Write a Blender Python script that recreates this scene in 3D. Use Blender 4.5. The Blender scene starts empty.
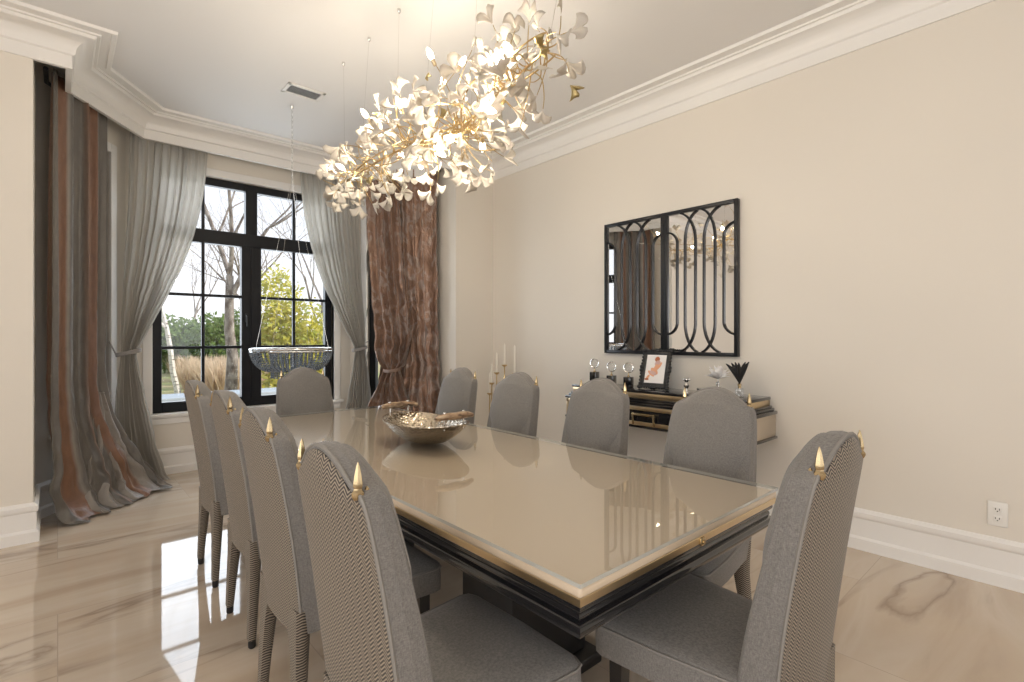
import bpy, bmesh, math, random
from mathutils import Vector, Matrix, noise
C = bpy.context.scene.collection
PI = math.pi
rnd = random.Random(7)

# ------------------------------------------------------------------ materials
def mat(name, col=(.8, .8, .8), rough=.5, metal=0, **kw):
    m = bpy.data.materials.new(name); m.use_nodes = True
    b = m.node_tree.nodes['Principled BSDF']
    b.inputs['Base Color'].default_value = (*col, 1)
    b.inputs['Roughness'].default_value = rough
    b.inputs['Metallic'].default_value = metal
    for k, v in kw.items():
        b.inputs[k.replace('_', ' ')].default_value = v
    return m
class NT:
    """small helper around a material's node tree"""
    def __init__(s, m):
        s.m = m; s.t = m.node_tree; s.b = s.t.nodes['Principled BSDF']
    def n(s, typ, **kw):
        nd = s.t.nodes.new(typ)
        for k, v in kw.items(): setattr(nd, k, v)
        return nd
    def l(s, a, b): s.t.links.new(a, b)
    def coord(s, kind='Object'):
        return s.n('ShaderNodeTexCoord').outputs[kind]
    def math(s, op, a, b=None):
        nd = s.n('ShaderNodeMath', operation=op)
        for i, v in enumerate((a, b)):
            if v is None: continue
            if hasattr(v, 'links'): s.l(v, nd.inputs[i])
            else: nd.inputs[i].default_value = v
        return nd.outputs[0]
    def ramp(s, fac, stops):
        r = s.n('ShaderNodeValToRGB'); e = r.color_ramp.elements
        while len(e) < len(stops): e.new(.5)
        for el, (p, c) in zip(e, stops): el.position = p; el.color = (*c, 1)
        s.l(fac, r.inputs[0]); return r.outputs[0]
    def mapping(s, vec, scale=(1, 1, 1), rot=(0, 0, 0)):
        mp = s.n('ShaderNodeMapping'); mp.inputs['Scale'].default_value = scale; mp.inputs['Rotation'].default_value = rot
        s.l(vec, mp.inputs[0]); return mp.outputs[0]
    def noise(s, vec, scale, detail=3, dist=0, out=0):
        nd = s.n('ShaderNodeTexNoise'); nd.inputs['Scale'].default_value = scale; nd.inputs['Detail'].default_value = detail
        nd.inputs['Distortion'].default_value = dist
        s.l(vec, nd.inputs['Vector']); return nd.outputs[out]
    def mix(s, fac, a, b, mode='MIX'):
        nd = s.n('ShaderNodeMix', data_type='RGBA', blend_type=mode)
        for sock, v in ((nd.inputs[0], fac), (nd.inputs[6], a), (nd.inputs[7], b)):
            if hasattr(v, 'links'): s.l(v, sock)
            elif isinstance(v, tuple): sock.default_value = (*v, 1)
            else: sock.default_value = v
        return nd.outputs[2]
    def bump(s, h, strength=.2, dist=.002):
        nd = s.n('ShaderNodeBump'); nd.inputs['Strength'].default_value = strength; nd.inputs['Distance'].default_value = dist
        s.l(h, nd.inputs['Height']); s.l(nd.outputs[0], s.b.inputs['Normal'])

M = {}
M['wall'] = mat('wall_paint', (.74, .69, .615), .6)
k = NT(M['wall']); k.bump(k.noise(k.coord(), 220, 2), .05, .001)
M['trim'] = mat('white_trim', (.82, .80, .77), .38)
M['ceil'] = mat('ceiling_paint', (.78, .765, .75), .7)
M['black'] = mat('black_lacquer', (.010, .010, .012), .12, Coat_Weight=.6, Coat_Roughness=.05)
M['black_frame'] = mat('black_window_frame', (.006, .007, .010), .45, Specular_IOR_Level=.3)
M['black_matt'] = mat('black_satin', (.012, .012, .013), .42)
M['mirror_black'] = mat('black_enamel', (.010, .011, .014), .3, Specular_IOR_Level=.4)
M['gold'] = mat('polished_gold', (.48, .37, .215), .25, 1)
M['champagne'] = mat('champagne_gold', (.68, .53, .33), .28, 1)
M['brass_stem'] = mat('aged_brass', (.50, .36, .17), .3, 1)
M['silver'] = mat('polished_silver', (.75, .74, .72), .16, 1)
M['mirror'] = mat('mirror_glass', (.86, .86, .86), .015, 1)
M['horn'] = mat('horn', (.46, .31, .17), .3)
k = NT(M['horn']); k.l(k.ramp(k.noise(k.mapping(k.coord(), (14, 40, 40)), 1.6, 4), [(.35, (.06, .035, .02)), (.5, (.30, .19, .11)), (.7, (.58, .45, .30))]), k.b.inputs['Base Color'])
M['hammered'] = mat('hammered_metal', (.50, .43, .34), .2, 1)
k = NT(M['hammered']); v = k.n('ShaderNodeTexVoronoi'); v.inputs['Scale'].default_value = 62; k.l(k.coord(), v.inputs['Vector']); k.bump(v.outputs['Distance'], 1.0, .0042)

# marble floor
M['floor'] = mat('polished_marble', (.6, .5, .4), .035, Specular_IOR_Level=.62)
k = NT(M['floor']); co = k.coord()
br = k.n('ShaderNodeTexBrick', offset=.5); br.inputs['Scale'].default_value = 1
br.inputs['Brick Width'].default_value = 1.6; br.inputs['Row Height'].default_value = .8; br.inputs['Mortar Size'].default_value = .0018
br.inputs['Color1'].default_value = (.2, .2, .2, 1); br.inputs['Color2'].default_value = (.8, .8, .8, 1); br.inputs['Mortar'].default_value = (.5, .5, .5, 1)
k.l(co, br.inputs['Vector'])
off = k.n('ShaderNodeVectorMath', operation='MULTIPLY_ADD'); k.l(br.outputs['Color'], off.inputs[0]); off.inputs[1].default_value = (3, 5, 7); k.l(co, off.inputs[2])
veinv = k.mapping(off.outputs[0], (.42, 2.1, 1), (0, 0, .16))
n1 = k.noise(veinv, 1.5, 6, 1.1)
base = k.ramp(n1, [(.25, (.45, .345, .25)), (.45, (.56, .455, .35)), (.6, (.61, .52, .42)), (.78, (.51, .395, .29))])
w = k.math('ABSOLUTE', k.math('SUBTRACT', k.noise(veinv, 1.15, 7, .9), .5))
vein = k.ramp(w, [(0, (1, 1, 1)), (.010, (.55, .55, .55)), (.035, (0, 0, 0))])
gate = k.ramp(k.noise(k.mapping(off.outputs[0], (.5, 1.2, 1)), 1.1, 2), [(.48, (0, 0, 0)), (.62, (1, 1, 1))])
vg = k.math('MULTIPLY', k.math('MULTIPLY', vein, gate), .75)
c1 = k.mix(vg, base, (.27, .20, .15))
c2 = k.mix(k.math('MULTIPLY', br.outputs['Fac'], .55), c1, (.36, .30, .25))
k.l(c2, k.b.inputs['Base Color'])

def fabric(name, c1, c2, scale=(900, 900, 900), bump=.25, rough=.85):
    m = mat(name, c1, rough, Sheen_Weight=.15); k = NT(m); co = k.coord()
    a = k.noise(k.mapping(co, (140, 140, 900)), 1, 2); b = k.noise(k.mapping(co, (700, 700, 120)), 1, 2)
    f = k.math('MULTIPLY', k.math('ADD', a, b), .5)
    k.l(k.ramp(f, [(.36, c2), (.62, c1)]), k.b.inputs['Base Color']); k.bump(f, bump, .001)
    return m
M['linen'] = fabric('grey_linen', (.25, .234, .217), (.132, .124, .116))
M['piping'] = mat('grey_piping', (.24, .225, .205), .6)
# herringbone weave: zig-zag stripes in the chair's own y/z
M['herring'] = mat('herringbone_weave', (.3, .25, .2), .6, Sheen_Weight=.1)
k = NT(M['herring']); sx = k.n('ShaderNodeSeparateXYZ'); k.l(k.coord(), sx.inputs[0])
zig = k.math('PINGPONG', sx.outputs['Y'], .0145)
ph = k.math('ADD', sx.outputs['Z'], k.math('MULTIPLY', zig, .95))
st = k.math('SINE', k.math('MULTIPLY', ph, 2 * PI / .0088))
hb = k.ramp(k.math('MULTIPLY_ADD', st, .5), [(0, (.030, .024, .019)), (.48, (.045, .037, .030)), (.60, (.27, .222, .170)), (1, (.34, .285, .22))])
t = k.n('ShaderNodeMath', operation='MULTIPLY_ADD'); k.l(st, t.inputs[0]); t.inputs[1].default_value = .5; t.inputs[2].default_value = .5
hb.node.inputs[0].links and k.t.links.remove(hb.node.inputs[0].links[0]); k.l(t.outputs[0], hb.node.inputs[0])
k.l(hb, k.b.inputs['Base Color']); k.bump(t.outputs[0], .4, .0012)

M['tabletop'] = mat('champagne_lacquer', (.66, .54, .405), .3, Coat_Weight=.0, Coat_Roughness=.03)
def thin_glass(name, tint=(1, 1, 1), ior=1.5, rough=0.0):
    m = bpy.data.materials.new(name); m.use_nodes = True; t = m.node_tree; t.nodes.clear()
    o = t.nodes.new('ShaderNodeOutputMaterial'); mx = t.nodes.new('ShaderNodeMixShader')
    tr = t.nodes.new('ShaderNodeBsdfTransparent'); tr.inputs[0].default_value = (*tint, 1)
    gl = t.nodes.new('ShaderNodeBsdfGlossy'); gl.inputs['Roughness'].default_value = rough
    lw = t.nodes.new('ShaderNodeLayerWeight'); lw.inputs[0].default_value = .5; f0 = ((ior - 1) / (ior + 1)) ** 2
    pw = t.nodes.new('ShaderNodeMath'); pw.operation = 'POWER'; pw.inputs[1].default_value = 5; ma = t.nodes.new('ShaderNodeMath'); ma.operation = 'MULTIPLY_ADD'; ma.inputs[1].default_value = 1 - f0; ma.inputs[2].default_value = f0
    t.links.new(lw.outputs['Facing'], pw.inputs[0]); t.links.new(pw.outputs[0], ma.inputs[0]); t.links.new(ma.outputs[0], mx.inputs[0]); t.links.new(tr.outputs[0], mx.inputs[1]); t.links.new(gl.outputs[0], mx.inputs[2]); t.links.new(mx.outputs[0], o.inputs[0])
    return m
M['glass'] = thin_glass('clear_glass')
M['table_glass'] = thin_glass('table_glass', (.98, .99, .985), 2.35)
M['glass_edge'] = mat('glass_edge', (.56, .575, .55), .08, Transmission_Weight=.3)
M['crystal'] = thin_glass('crystal', (.95, .96, .97), 1.9)

def cloth(name, stops, rough=.45, sheen=.3, crumple=.5, bump=.5, spec=.5):
    m = mat(name, (.4, .3, .25), rough, Sheen_Weight=sheen, Specular_IOR_Level=spec); k = NT(m)
    uv = k.coord('UV'); sp = k.n('ShaderNodeSeparateXYZ'); k.l(uv, sp.inputs[0])
    fr = k.math('FRACT', k.math('MULTIPLY', sp.outputs['X'], 1.0))
    col = k.ramp(fr, stops); col.node.color_ramp.interpolation = 'LINEAR'
    ob = k.coord(); nz = k.noise(ob, 9, 5, .6)
    sh = k.ramp(k.noise(k.mapping(ob, (1, 1, .35)), 30, 4), [(.3, (.72, .72, .72)), (.7, (1.12, 1.12, 1.12))])
    k.l(k.mix(crumple, col, sh, 'MULTIPLY'), k.b.inputs['Base Color'])
    k.bump(k.math('ADD', nz, k.noise(k.mapping(ob, (1, 1, .5)), 42, 3, .5)), bump, .012)
    return m
cop, gry, lgt = (.21, .110, .066), (.135, .122, .107), (.25, .23, .205)
M['stripe'] = cloth('striped_silk', [(0, gry), (.16, gry), (.22, cop), (.44, cop), (.50, lgt), (.56, gry), (.86, gry), (.93, cop), (1, cop)], .36, .2, .5, .35)
M['bronze'] = cloth('bronze_silk', [(0, (.25, .145, .095)), (.3, (.30, .175, .115)), (.6, (.26, .15, .10)), (1, (.25, .145, .095))], .27, .3, .6, 1.0)
k = NT(M['bronze']); src = k.b.inputs['Base Color'].links[0].from_socket; ob = k.coord()
dm = k.ramp(k.noise(k.mapping(ob, (1, 1, .6)), 11, 6, 1.4), [(.50, (0, 0, 0)), (.60, (1, 1, 1))])
k.l(k.mix(k.math('MULTIPLY', dm, .55), src, (.40, .34, .31)), k.b.inputs['Base Color']); k.b.inputs['Metallic'].default_value = .25
# sheer voile
m = bpy.data.materials.new('grey_voile'); m.use_nodes = True; t = m.node_tree; t.nodes.clear()
o = t.nodes.new('ShaderNodeOutputMaterial'); mx = t.nodes.new('ShaderNodeMixShader'); mx2 = t.nodes.new('ShaderNodeMixShader')
tr = t.nodes.new('ShaderNodeBsdfTransparent'); di = t.nodes.new('ShaderNodeBsdfDiffuse'); tl = t.nodes.new('ShaderNodeBsdfTranslucent')
di.inputs[0].default_value = (.56, .54, .505, 1); tl.inputs[0].default_value = (.74, .72, .68, 1); tr.inputs[0].default_value = (.92, .9, .86, 1)
mx2.inputs[0].default_value = .42; mx.inputs[0].default_value = .72
t.links.new(di.outputs[0], mx2.inputs[1]); t.links.new(tl.outputs[0], mx2.inputs[2]); t.links.new(tr.outputs[0], mx.inputs[1]); t.links.new(mx2.outputs[0], mx.inputs[2]); t.links.new(mx.outputs[0], o.inputs[0])
M['voile'] = m

def emis(name, col, s):
    m = mat(name, col, .4); b = m.node_tree.nodes['Principled BSDF']
    b.inputs['Emission Color'].default_value = (*col, 1); b.inputs['Emission Strength'].default_value = s; return m
m = bpy.data.materials.new('lit_bulb'); m.use_nodes = True; t = m.node_tree; t.nodes.clear()
o = t.nodes.new('ShaderNodeOutputMaterial'); mx = t.nodes.new('ShaderNodeMixShader'); tr = t.nodes.new('ShaderNodeBsdfTransparent'); em = t.nodes.new('ShaderNodeEmission')
em.inputs[0].default_value = (1, .82, .58, 1); em.inputs[1].default_value = 22; mx.inputs[0].default_value = .35
t.links.new(tr.outputs[0], mx.inputs[1]); t.links.new(em.outputs[0], mx.inputs[2]); t.links.new(mx.outputs[0], o.inputs[0]); M['bulb'] = m
M['leaf_white'] = mat('white_porcelain', (.64, .60, .535), .35, Subsurface_Weight=.0)
k = NT(M['leaf_white']); tlb = k.n('ShaderNodeBsdfTranslucent'); tlb.inputs[0].default_value = (.62, .53, .40, 1)
mxs = k.n('ShaderNodeMixShader'); mxs.inputs[0].default_value = .3
k.l(k.b.outputs[0], mxs.inputs[1]); k.l(tlb.outputs[0], mxs.inputs[2]); k.l(mxs.outputs[0], k.t.nodes['Material Output'].inputs[0])
M['candle'] = mat('ivory_wax', (.85, .80, .70), .5)
M['white_plastic'] = mat('white_plastic', (.80, .78, .74), .35)
M['dark_slot'] = mat('dark_slot', (.02, .02, .02), .6)
M['paper'] = mat('white_paper', (.85, .82, .80), .6)
M['peach'] = mat('peach_paint', (.75, .38, .22), .6); M['rust'] = mat('rust_paint', (.42, .13, .05), .6); M['rose'] = mat('rose_paint', (.62, .40, .36), .6)
M['white_feather'] = mat('white_feather', (.92, .91, .90), .8)
M['black_feather'] = mat('black_feather', (.012, .012, .013), .7)
M['bead'] = mat('clear_bead', (.22, .27, .33), .15, .3, Specular_IOR_Level=.9)
# outside
def leafy(name, a, b, rough=.55):
    m = mat(name, a, rough); k = NT(m); k.l(k.ramp(k.noise(k.coord(), 5.5, 3), [(.3, b), (.65, a)]), k.b.inputs['Base Color'])
    tlb = k.n('ShaderNodeBsdfTranslucent'); tlb.inputs[0].default_value = (*[min(1, c * 1.2) for c in a], 1); mx = k.n('ShaderNodeMixShader'); mx.inputs[0].default_value = .3
    k.l(k.b.outputs[0], mx.inputs[1]); k.l(tlb.outputs[0], mx.inputs[2]); k.l(mx.outputs[0], k.t.nodes['Material Output'].inputs[0])
    return m
M['yellow_leaf'] = leafy('variegated_leaf', (.66, .58, .10), (.20, .28, .05))
M['green_leaf'] = leafy('evergreen_leaf', (.15, .23, .045), (.045, .09, .02))
M['tan_grass'] = leafy('dry_grass', (.74, .60, .44), (.46, .34, .23))
M['bark'] = mat('grey_bark', (.20, .165, .14), .9)
k = NT(M['bark']); k.l(k.ramp(k.noise(k.mapping(k.coord(), (1, 1, .5)), 9, 4), [(.38, (.13, .10, .085)), (.6, (.34, .30, .27))]), k.b.inputs['Base Color'])
M['birch'] = mat('birch_bark', (.7, .66, .62), .8)
k = NT(M['birch']); k.l(k.ramp(k.noise(k.mapping(k.coord(), (1, 1, 3)), 6, 4), [(.36, (.16, .13, .12)), (.46, (.70, .66, .62))]), k.b.inputs['Base Color'])
M['lawn'] = mat('winter_lawn', (.3, .3, .15), .95)
k = NT(M['lawn']); k.l(k.ramp(k.noise(k.coord(), .55, 6), [(.35, (.40, .30, .17)), (.55, (.34, .33, .14)), (.7, (.24, .28, .10))]), k.b.inputs['Base Color'])
M['bluestone'] = mat('bluestone', (.42, .47, .52), .6)
M['hill'] = mat('far_woods', (.30, .25, .23), 1)
k = NT(M['hill']); k.l(k.ramp(k.noise(k.mapping(k.coord(), (1, 1, .25)), 1.6, 6), [(.35, (.22, .18, .16)), (.65, (.46, .40, .37))]), k.b.inputs['Base Color'])

# ------------------------------------------------------------------ mesh helper
class MB:
    def __init__(s): s.v = []; s.f = []; s.uv = {}; s.mi = []; s.cur = 0
    def add(s, vs, fs, uvs=None):
        o = len(s.v); s.v += [Vector(p) for p in vs]
        for q in fs:
            s.f.append([o + i for i in q]); s.mi.append(s.cur)
        if uvs: 
            for i, u in enumerate(uvs): s.uv[o + i] = u
        return s
    def box(s, c, d, bev=0, mtx=None, seg=2):
        bm = bmesh.new(); bmesh.ops.create_cube(bm, size=1); bmesh.ops.scale(bm, vec=d, verts=bm.verts)
        if bev: bmesh.ops.bevel(bm, geom=list(bm.edges), offset=bev, segments=seg, profile=.5, affect='EDGES')
        bmesh.ops.translate(bm, vec=c, verts=bm.verts)
        if mtx: bmesh.ops.transform(bm, matrix=mtx, verts=bm.verts)
        bm.verts.index_update(); s.add([v.co.copy() for v in bm.verts], [[v.index for v in f.verts] for f in bm.faces]); bm.free(); return s
    def bb(s, x0, x1, y0, y1, z0, z1, bev=0, seg=2):
        return s.box(((x0 + x1) / 2, (y0 + y1) / 2, (z0 + z1) / 2), (abs(x1 - x0), abs(y1 - y0), abs(z1 - z0)), bev, None, seg)
    def tube(s, pts, r, n=8, cap=True, closed=False):
        pts = [Vector(p) for p in pts]; N = len(pts)
        rs = r if isinstance(r, (list, tuple)) else [r] * N
        vs = []; fs = []; up = None
        for i, p in enumerate(pts):
            if closed: d = pts[(i + 1) % N] - pts[i - 1]
            else: d = pts[min(i + 1, N - 1)] - pts[max(i - 1, 0)]
            d = d.normalized() if d.length > 1e-9 else Vector((0, 0, 1))
            if up is None: up = Vector((0, 0, 1)) if abs(d.z) < .9 else Vector((1, 0, 0))
            a = d.cross(up)
            if a.length < 1e-4: a = d.orthogonal()
            a.normalize(); b = d.cross(a); up = -b if (-b).dot(up) > 0 else b
            a = d.cross(up).normalized(); b = a.cross(d).normalized(); up = b
            for k_ in range(n):
                t_ = 2 * PI * k_ / n; vs.append(p + (a * math.cos(t_) + b * math.sin(t_)) * rs[i])
        for i in range(N if closed else N - 1):
            for k_ in range(n):
                j = (i + 1) % N
                fs.append([i * n + k_, i * n + (k_ + 1) % n, j * n + (k_ + 1) % n, j * n + k_])
        if cap and not closed: fs += [list(range(n))[::-1], [(N - 1) * n + k_ for k_ in range(n)]]
        return s.add(vs, fs)
    def lathe(s, prof, n=24, c=(0, 0, 0), mtx=None, sx=1, sy=1):
        vs = []; fs = []; c = Vector(c)
        for r, z in prof:
            for k_ in range(n):
                t_ = 2 * PI * k_ / n; p = Vector((r * math.cos(t_) * sx, r * math.sin(t_) * sy, z))
                vs.append((mtx @ p if mtx else p) + c)
        for i in range(len(prof) - 1):
            for k_ in range(n): fs.append([i * n + k_, i * n + (k_ + 1) % n, (i + 1) * n + (k_ + 1) % n, (i + 1) * n + k_])
        fs += [list(range(n))[::-1], [(len(prof) - 1) * n + k_ for k_ in range(n)]]
        return s.add(vs, fs)
    def grid(s, fn, nu, nv, uvf=None, flip=False):
        vs = [fn(i / nu, j / nv) for j in range(nv + 1) for i in range(nu + 1)]
        fs = []
        for j in range(nv):
            for i in range(nu):
                a = j * (nu + 1) + i; q = [a, a + 1, a + nu + 2, a + nu + 1]; fs.append(q[::-1] if flip else q)
        uvs = [(uvf(i / nu, j / nv) if uvf else (i / nu, j / nv)) for j in range(nv + 1) for i in range(nu + 1)]
        return s.add(vs, fs, uvs)
    def prism(s, poly, f0, f1):
        """poly: list of 2D; f0/f1 map a 2D point to 3D for the two caps"""
        n = len(poly); vs = [f0(p) for p in poly] + [f1(p) for p in poly]
        return s.add(vs, [list(range(n))[::-1], [n + i for i in range(n)]] + [[i, (i + 1) % n, n + (i + 1) % n, n + i] for i in range(n)])
    def sphere(s, c, r, n=12, m=8, sc=(1, 1, 1)):
        prof = [(max(1e-4, r * math.sin(PI * j / m)) * 1, -r * math.cos(PI * j / m) * sc[2]) for j in range(m + 1)]
        return s.lathe(prof, n, c, None, sc[0], sc[1])
    def sweep(s, prof, path, closed=False):
        """prof: closed polygon of (p,z); path: 2D points; p is measured to the left of the walking direction, mitred"""
        n = len(path); P = [Vector((*q, 0)) for q in path]; rows = []
        for i in range(n):
            d1 = (P[i] - P[i - 1]).normalized() if (i > 0 or closed) else None
            d2 = (P[(i + 1) % n] - P[i]).normalized() if (i < n - 1 or closed) else None
            d1 = d1 or d2; d2 = d2 or d1
            n1 = Vector((-d1.y, d1.x, 0)); n2 = Vector((-d2.y, d2.x, 0)); b = (n1 + n2).normalized(); mlen = 1 / max(.2, b.dot(n1))
            rows.append([P[i] + b * (p * mlen) + Vector((0, 0, z)) for p, z in prof])
        m = len(prof); vs = [v for r_ in rows for v in r_]; fs = []
        for i in range(n if closed else n - 1):
            for k_ in range(m):
                j = (i + 1) % n; fs.append([i * m + k_, i * m + (k_ + 1) % m, j * m + (k_ + 1) % m, j * m + k_])
        if not closed: fs += [list(range(m))[::-1], [(n - 1) * m + k_ for k_ in range(m)]]
        return s.add(vs, fs)
    def build(s, name, material, parent=None, smooth=35, loc=None):
        me = bpy.data.meshes.new(name)
        off = Vector(loc) if loc else Vector()
        me.from_pydata([v - off for v in s.v], [], s.f); 
        for mm in (material if isinstance(material, (list, tuple)) else [material]): me.materials.append(mm)
        for p, i in zip(me.polygons, s.mi): p.material_index = i
        if s.uv:
            ul = me.uv_layers.new(name='UVMap')
            for lp in me.loops: ul.data[lp.index].uv = s.uv.get(lp.vertex_index, (0, 0))
        bm = bmesh.new(); bm.from_mesh(me); bmesh.ops.recalc_face_normals(bm, faces=bm.faces); bm.to_mesh(me); bm.free()
        if smooth:
            me.polygons.foreach_set('use_smooth', [True] * len(me.polygons)); me.set_sharp_from_angle(angle=math.radians(smooth))
        o = bpy.data.objects.new(name, me); C.objects.link(o)
        if loc: o.location = off
        if parent: o.parent = parent
        return o
def tag(o, label=None, cat=None, group=None, kind=None):
    if label: o['label'] = label
    if cat: o['category'] = cat
    if group: o['group'] = group
    if kind: o['kind'] = kind
    return o
def thing(name, label, cat, loc=(0, 0, 0), rz=0, group=None):
    o = bpy.data.objects.new(name, None); C.objects.link(o); o.location = loc; o.rotation_euler = (0, 0, rz); o.empty_display_size = .1
    return tag(o, label, cat, group)
def struct(o): o['kind'] = 'structure'; return o
def dup(root, loc, rz, label):
    r = root.copy(); C.objects.link(r); r.location = loc; r.rotation_euler = (0, 0, rz); r['label'] = label
    for ch in list(root.children):
        c = ch.copy(); C.objects.link(c); c.parent = r
        for g in list(ch.children):
            d = g.copy(); C.objects.link(d); d.parent = c
    return r
def cr(pts, n):
    """Catmull-Rom resample of a list of tuples, n samples per span"""
    P = [Vector(p) for p in pts]; out = []
    for i in range(len(P) - 1):
        a, b, c, d = P[max(i - 1, 0)], P[i], P[i + 1], P[min(i + 2, len(P) - 1)]
        for j in range(n):
            t_ = j / n; out.append(.5 * ((2 * b) + (c - a) * t_ + (2 * a - 5 * b + 4 * c - d) * t_ ** 2 + (3 * b - a - 3 * c + d) * t_ ** 3))
    out.append(P[-1]); return out

# ------------------------------------------------------------------ camera (stands at the origin, eye height 1.3 m)
EYE = 1.3; YAW = math.radians(41.7)
cam = bpy.data.cameras.new('camera'); co_ = bpy.data.objects.new('camera', cam); C.objects.link(co_)
co_.location = (0, 0, EYE); co_.rotation_euler = (PI / 2, 0, -YAW)
cam.sensor_width = 36; cam.lens = 510 / 1024 * 36; cam.shift_y = -4 / 1024; cam.clip_start = .05; cam.clip_end = 300
bpy.context.scene.camera = co_

# ------------------------------------------------------------------ room shell
ZC = 3.3; YF = 4.456; XR = 3.685; XL = -3.6; YB = -3.4
BAY = [(3.17, 4.456), (3.17, 4.97), (2.59, 5.79), (.46, 5.79), (-.117, 4.97), (-.117, 4.456)]
WX0, WX1, WZ0, WZ1 = .66, 2.39, .577, 2.90
def wall(name, a, b, z0=0, z1=ZC, t_=.16, holes=(), material=None):
    """a->b with the room on the left; thickness outward (right); holes (s0,s1,z0,z1)"""
    a = Vector((*a, 0)); b = Vector((*b, 0)); L = (b - a).length; d = (b - a) / L; nrm = Vector((d.y, -d.x, 0)); mb = MB()
    mtx = Matrix(((d.x, nrm.x, 0, a.x), (d.y, nrm.y, 0, a.y), (0, 0, 1, 0), (0, 0, 0, 1)))
    ss = sorted({0, L, *[h[0] for h in holes], *[h[1] for h in holes]}); zz = sorted({z0, z1, *[h[2] for h in holes], *[h[3] for h in holes]})
    for i in range(len(ss) - 1):
        for j in range(len(zz) - 1):
            cs, cz = (ss[i] + ss[i + 1]) / 2, (zz[j] + zz[j + 1]) / 2
            if any(h[0] < cs < h[1] and h[2] < cz < h[3] for h in holes): continue
            mb.box((cs, t_ / 2, cz), (ss[i + 1] - ss[i], t_, zz[j + 1] - zz[j]), 0, mtx)
    return struct(mb.build(name, material or M['wall'], None, 0)), mtx, L
wall('wall_right', (XR, YB), (XR, YF))
wall('wall_front_right', (XR + .16, YF), BAY[0])
wall('wall_bay_return_right', (3.17, YF + .16), BAY[1])
dL = math.hypot(.58, .82)
_, mtx_dr, _ = wall('wall_bay_side_right', BAY[1], BAY[2], holes=[(.22, dL - .22, WZ0, WZ1)])
_, mtx_f, _ = wall('wall_bay_front', BAY[2], BAY[3], holes=[(2.59 - WX1, 2.59 - WX0, WZ0, WZ1)])
_, mtx_dl, _ = wall('wall_bay_side_left', BAY[3], BAY[4], holes=[(.22, dL - .22, WZ0, WZ1)])
wall('wall_bay_return_left', BAY[4], (-.117, YF + .16))
wall('wall_front_left', BAY[5], (XL - .16, YF))
_, mtx_l, _ = wall('wall_left', (XL, YF), (XL, YB), holes=[(1.6, 4.0, .3, 2.7), (4.9, 7.3, .3, 2.7)])
_, mtx_b, _ = wall('wall_back', (XL - .16, YB), (XR + .16, YB), holes=[(1.4, 3.6, .3, 2.7), (4.4, 6.6, .3, 2.7)])
struct(MB().bb(XL - .2, XR + .2, YB - .2, 6.0, -.12, 0).build('floor', M['floor'], None, 0))
struct(MB().bb(XL - .2, XR + .2, YB - .2, 6.0, ZC, ZC + .15).build('ceiling', M['ceil'], None, 0))
# crown moulding, running on in front of the bay as a curtain pelmet
CROWN = [(-.02, 3.07), (.012, 3.07), (.012, 3.152), (.026, 3.160), (.030, 3.172)] + [(.030 + .095 * (1 - math.cos(a)), 3.172 + .085 * math.sin(a)) for a in [PI / 2 * i / 8 for i in range(1, 9)]] + \
        [(.130, 3.266), (.134, 3.276), (.152, 3.276), (.156, 3.286), (.205, 3.288), (.209, 3.280), (.232, 3.280), (.238, 3.30), (-.02, 3.30)]
cpath = [(XR, YB), (XR, YF), (2.99, YF), (2.99, 4.88), (2.48, 5.58), (.57, 5.58), (.06, 4.88), (.06, YF), (XL, YF), (XL, YB)]
struct(MB().sweep(CROWN, cpath).build('trim_crown', M['trim'], None, 40))
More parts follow.
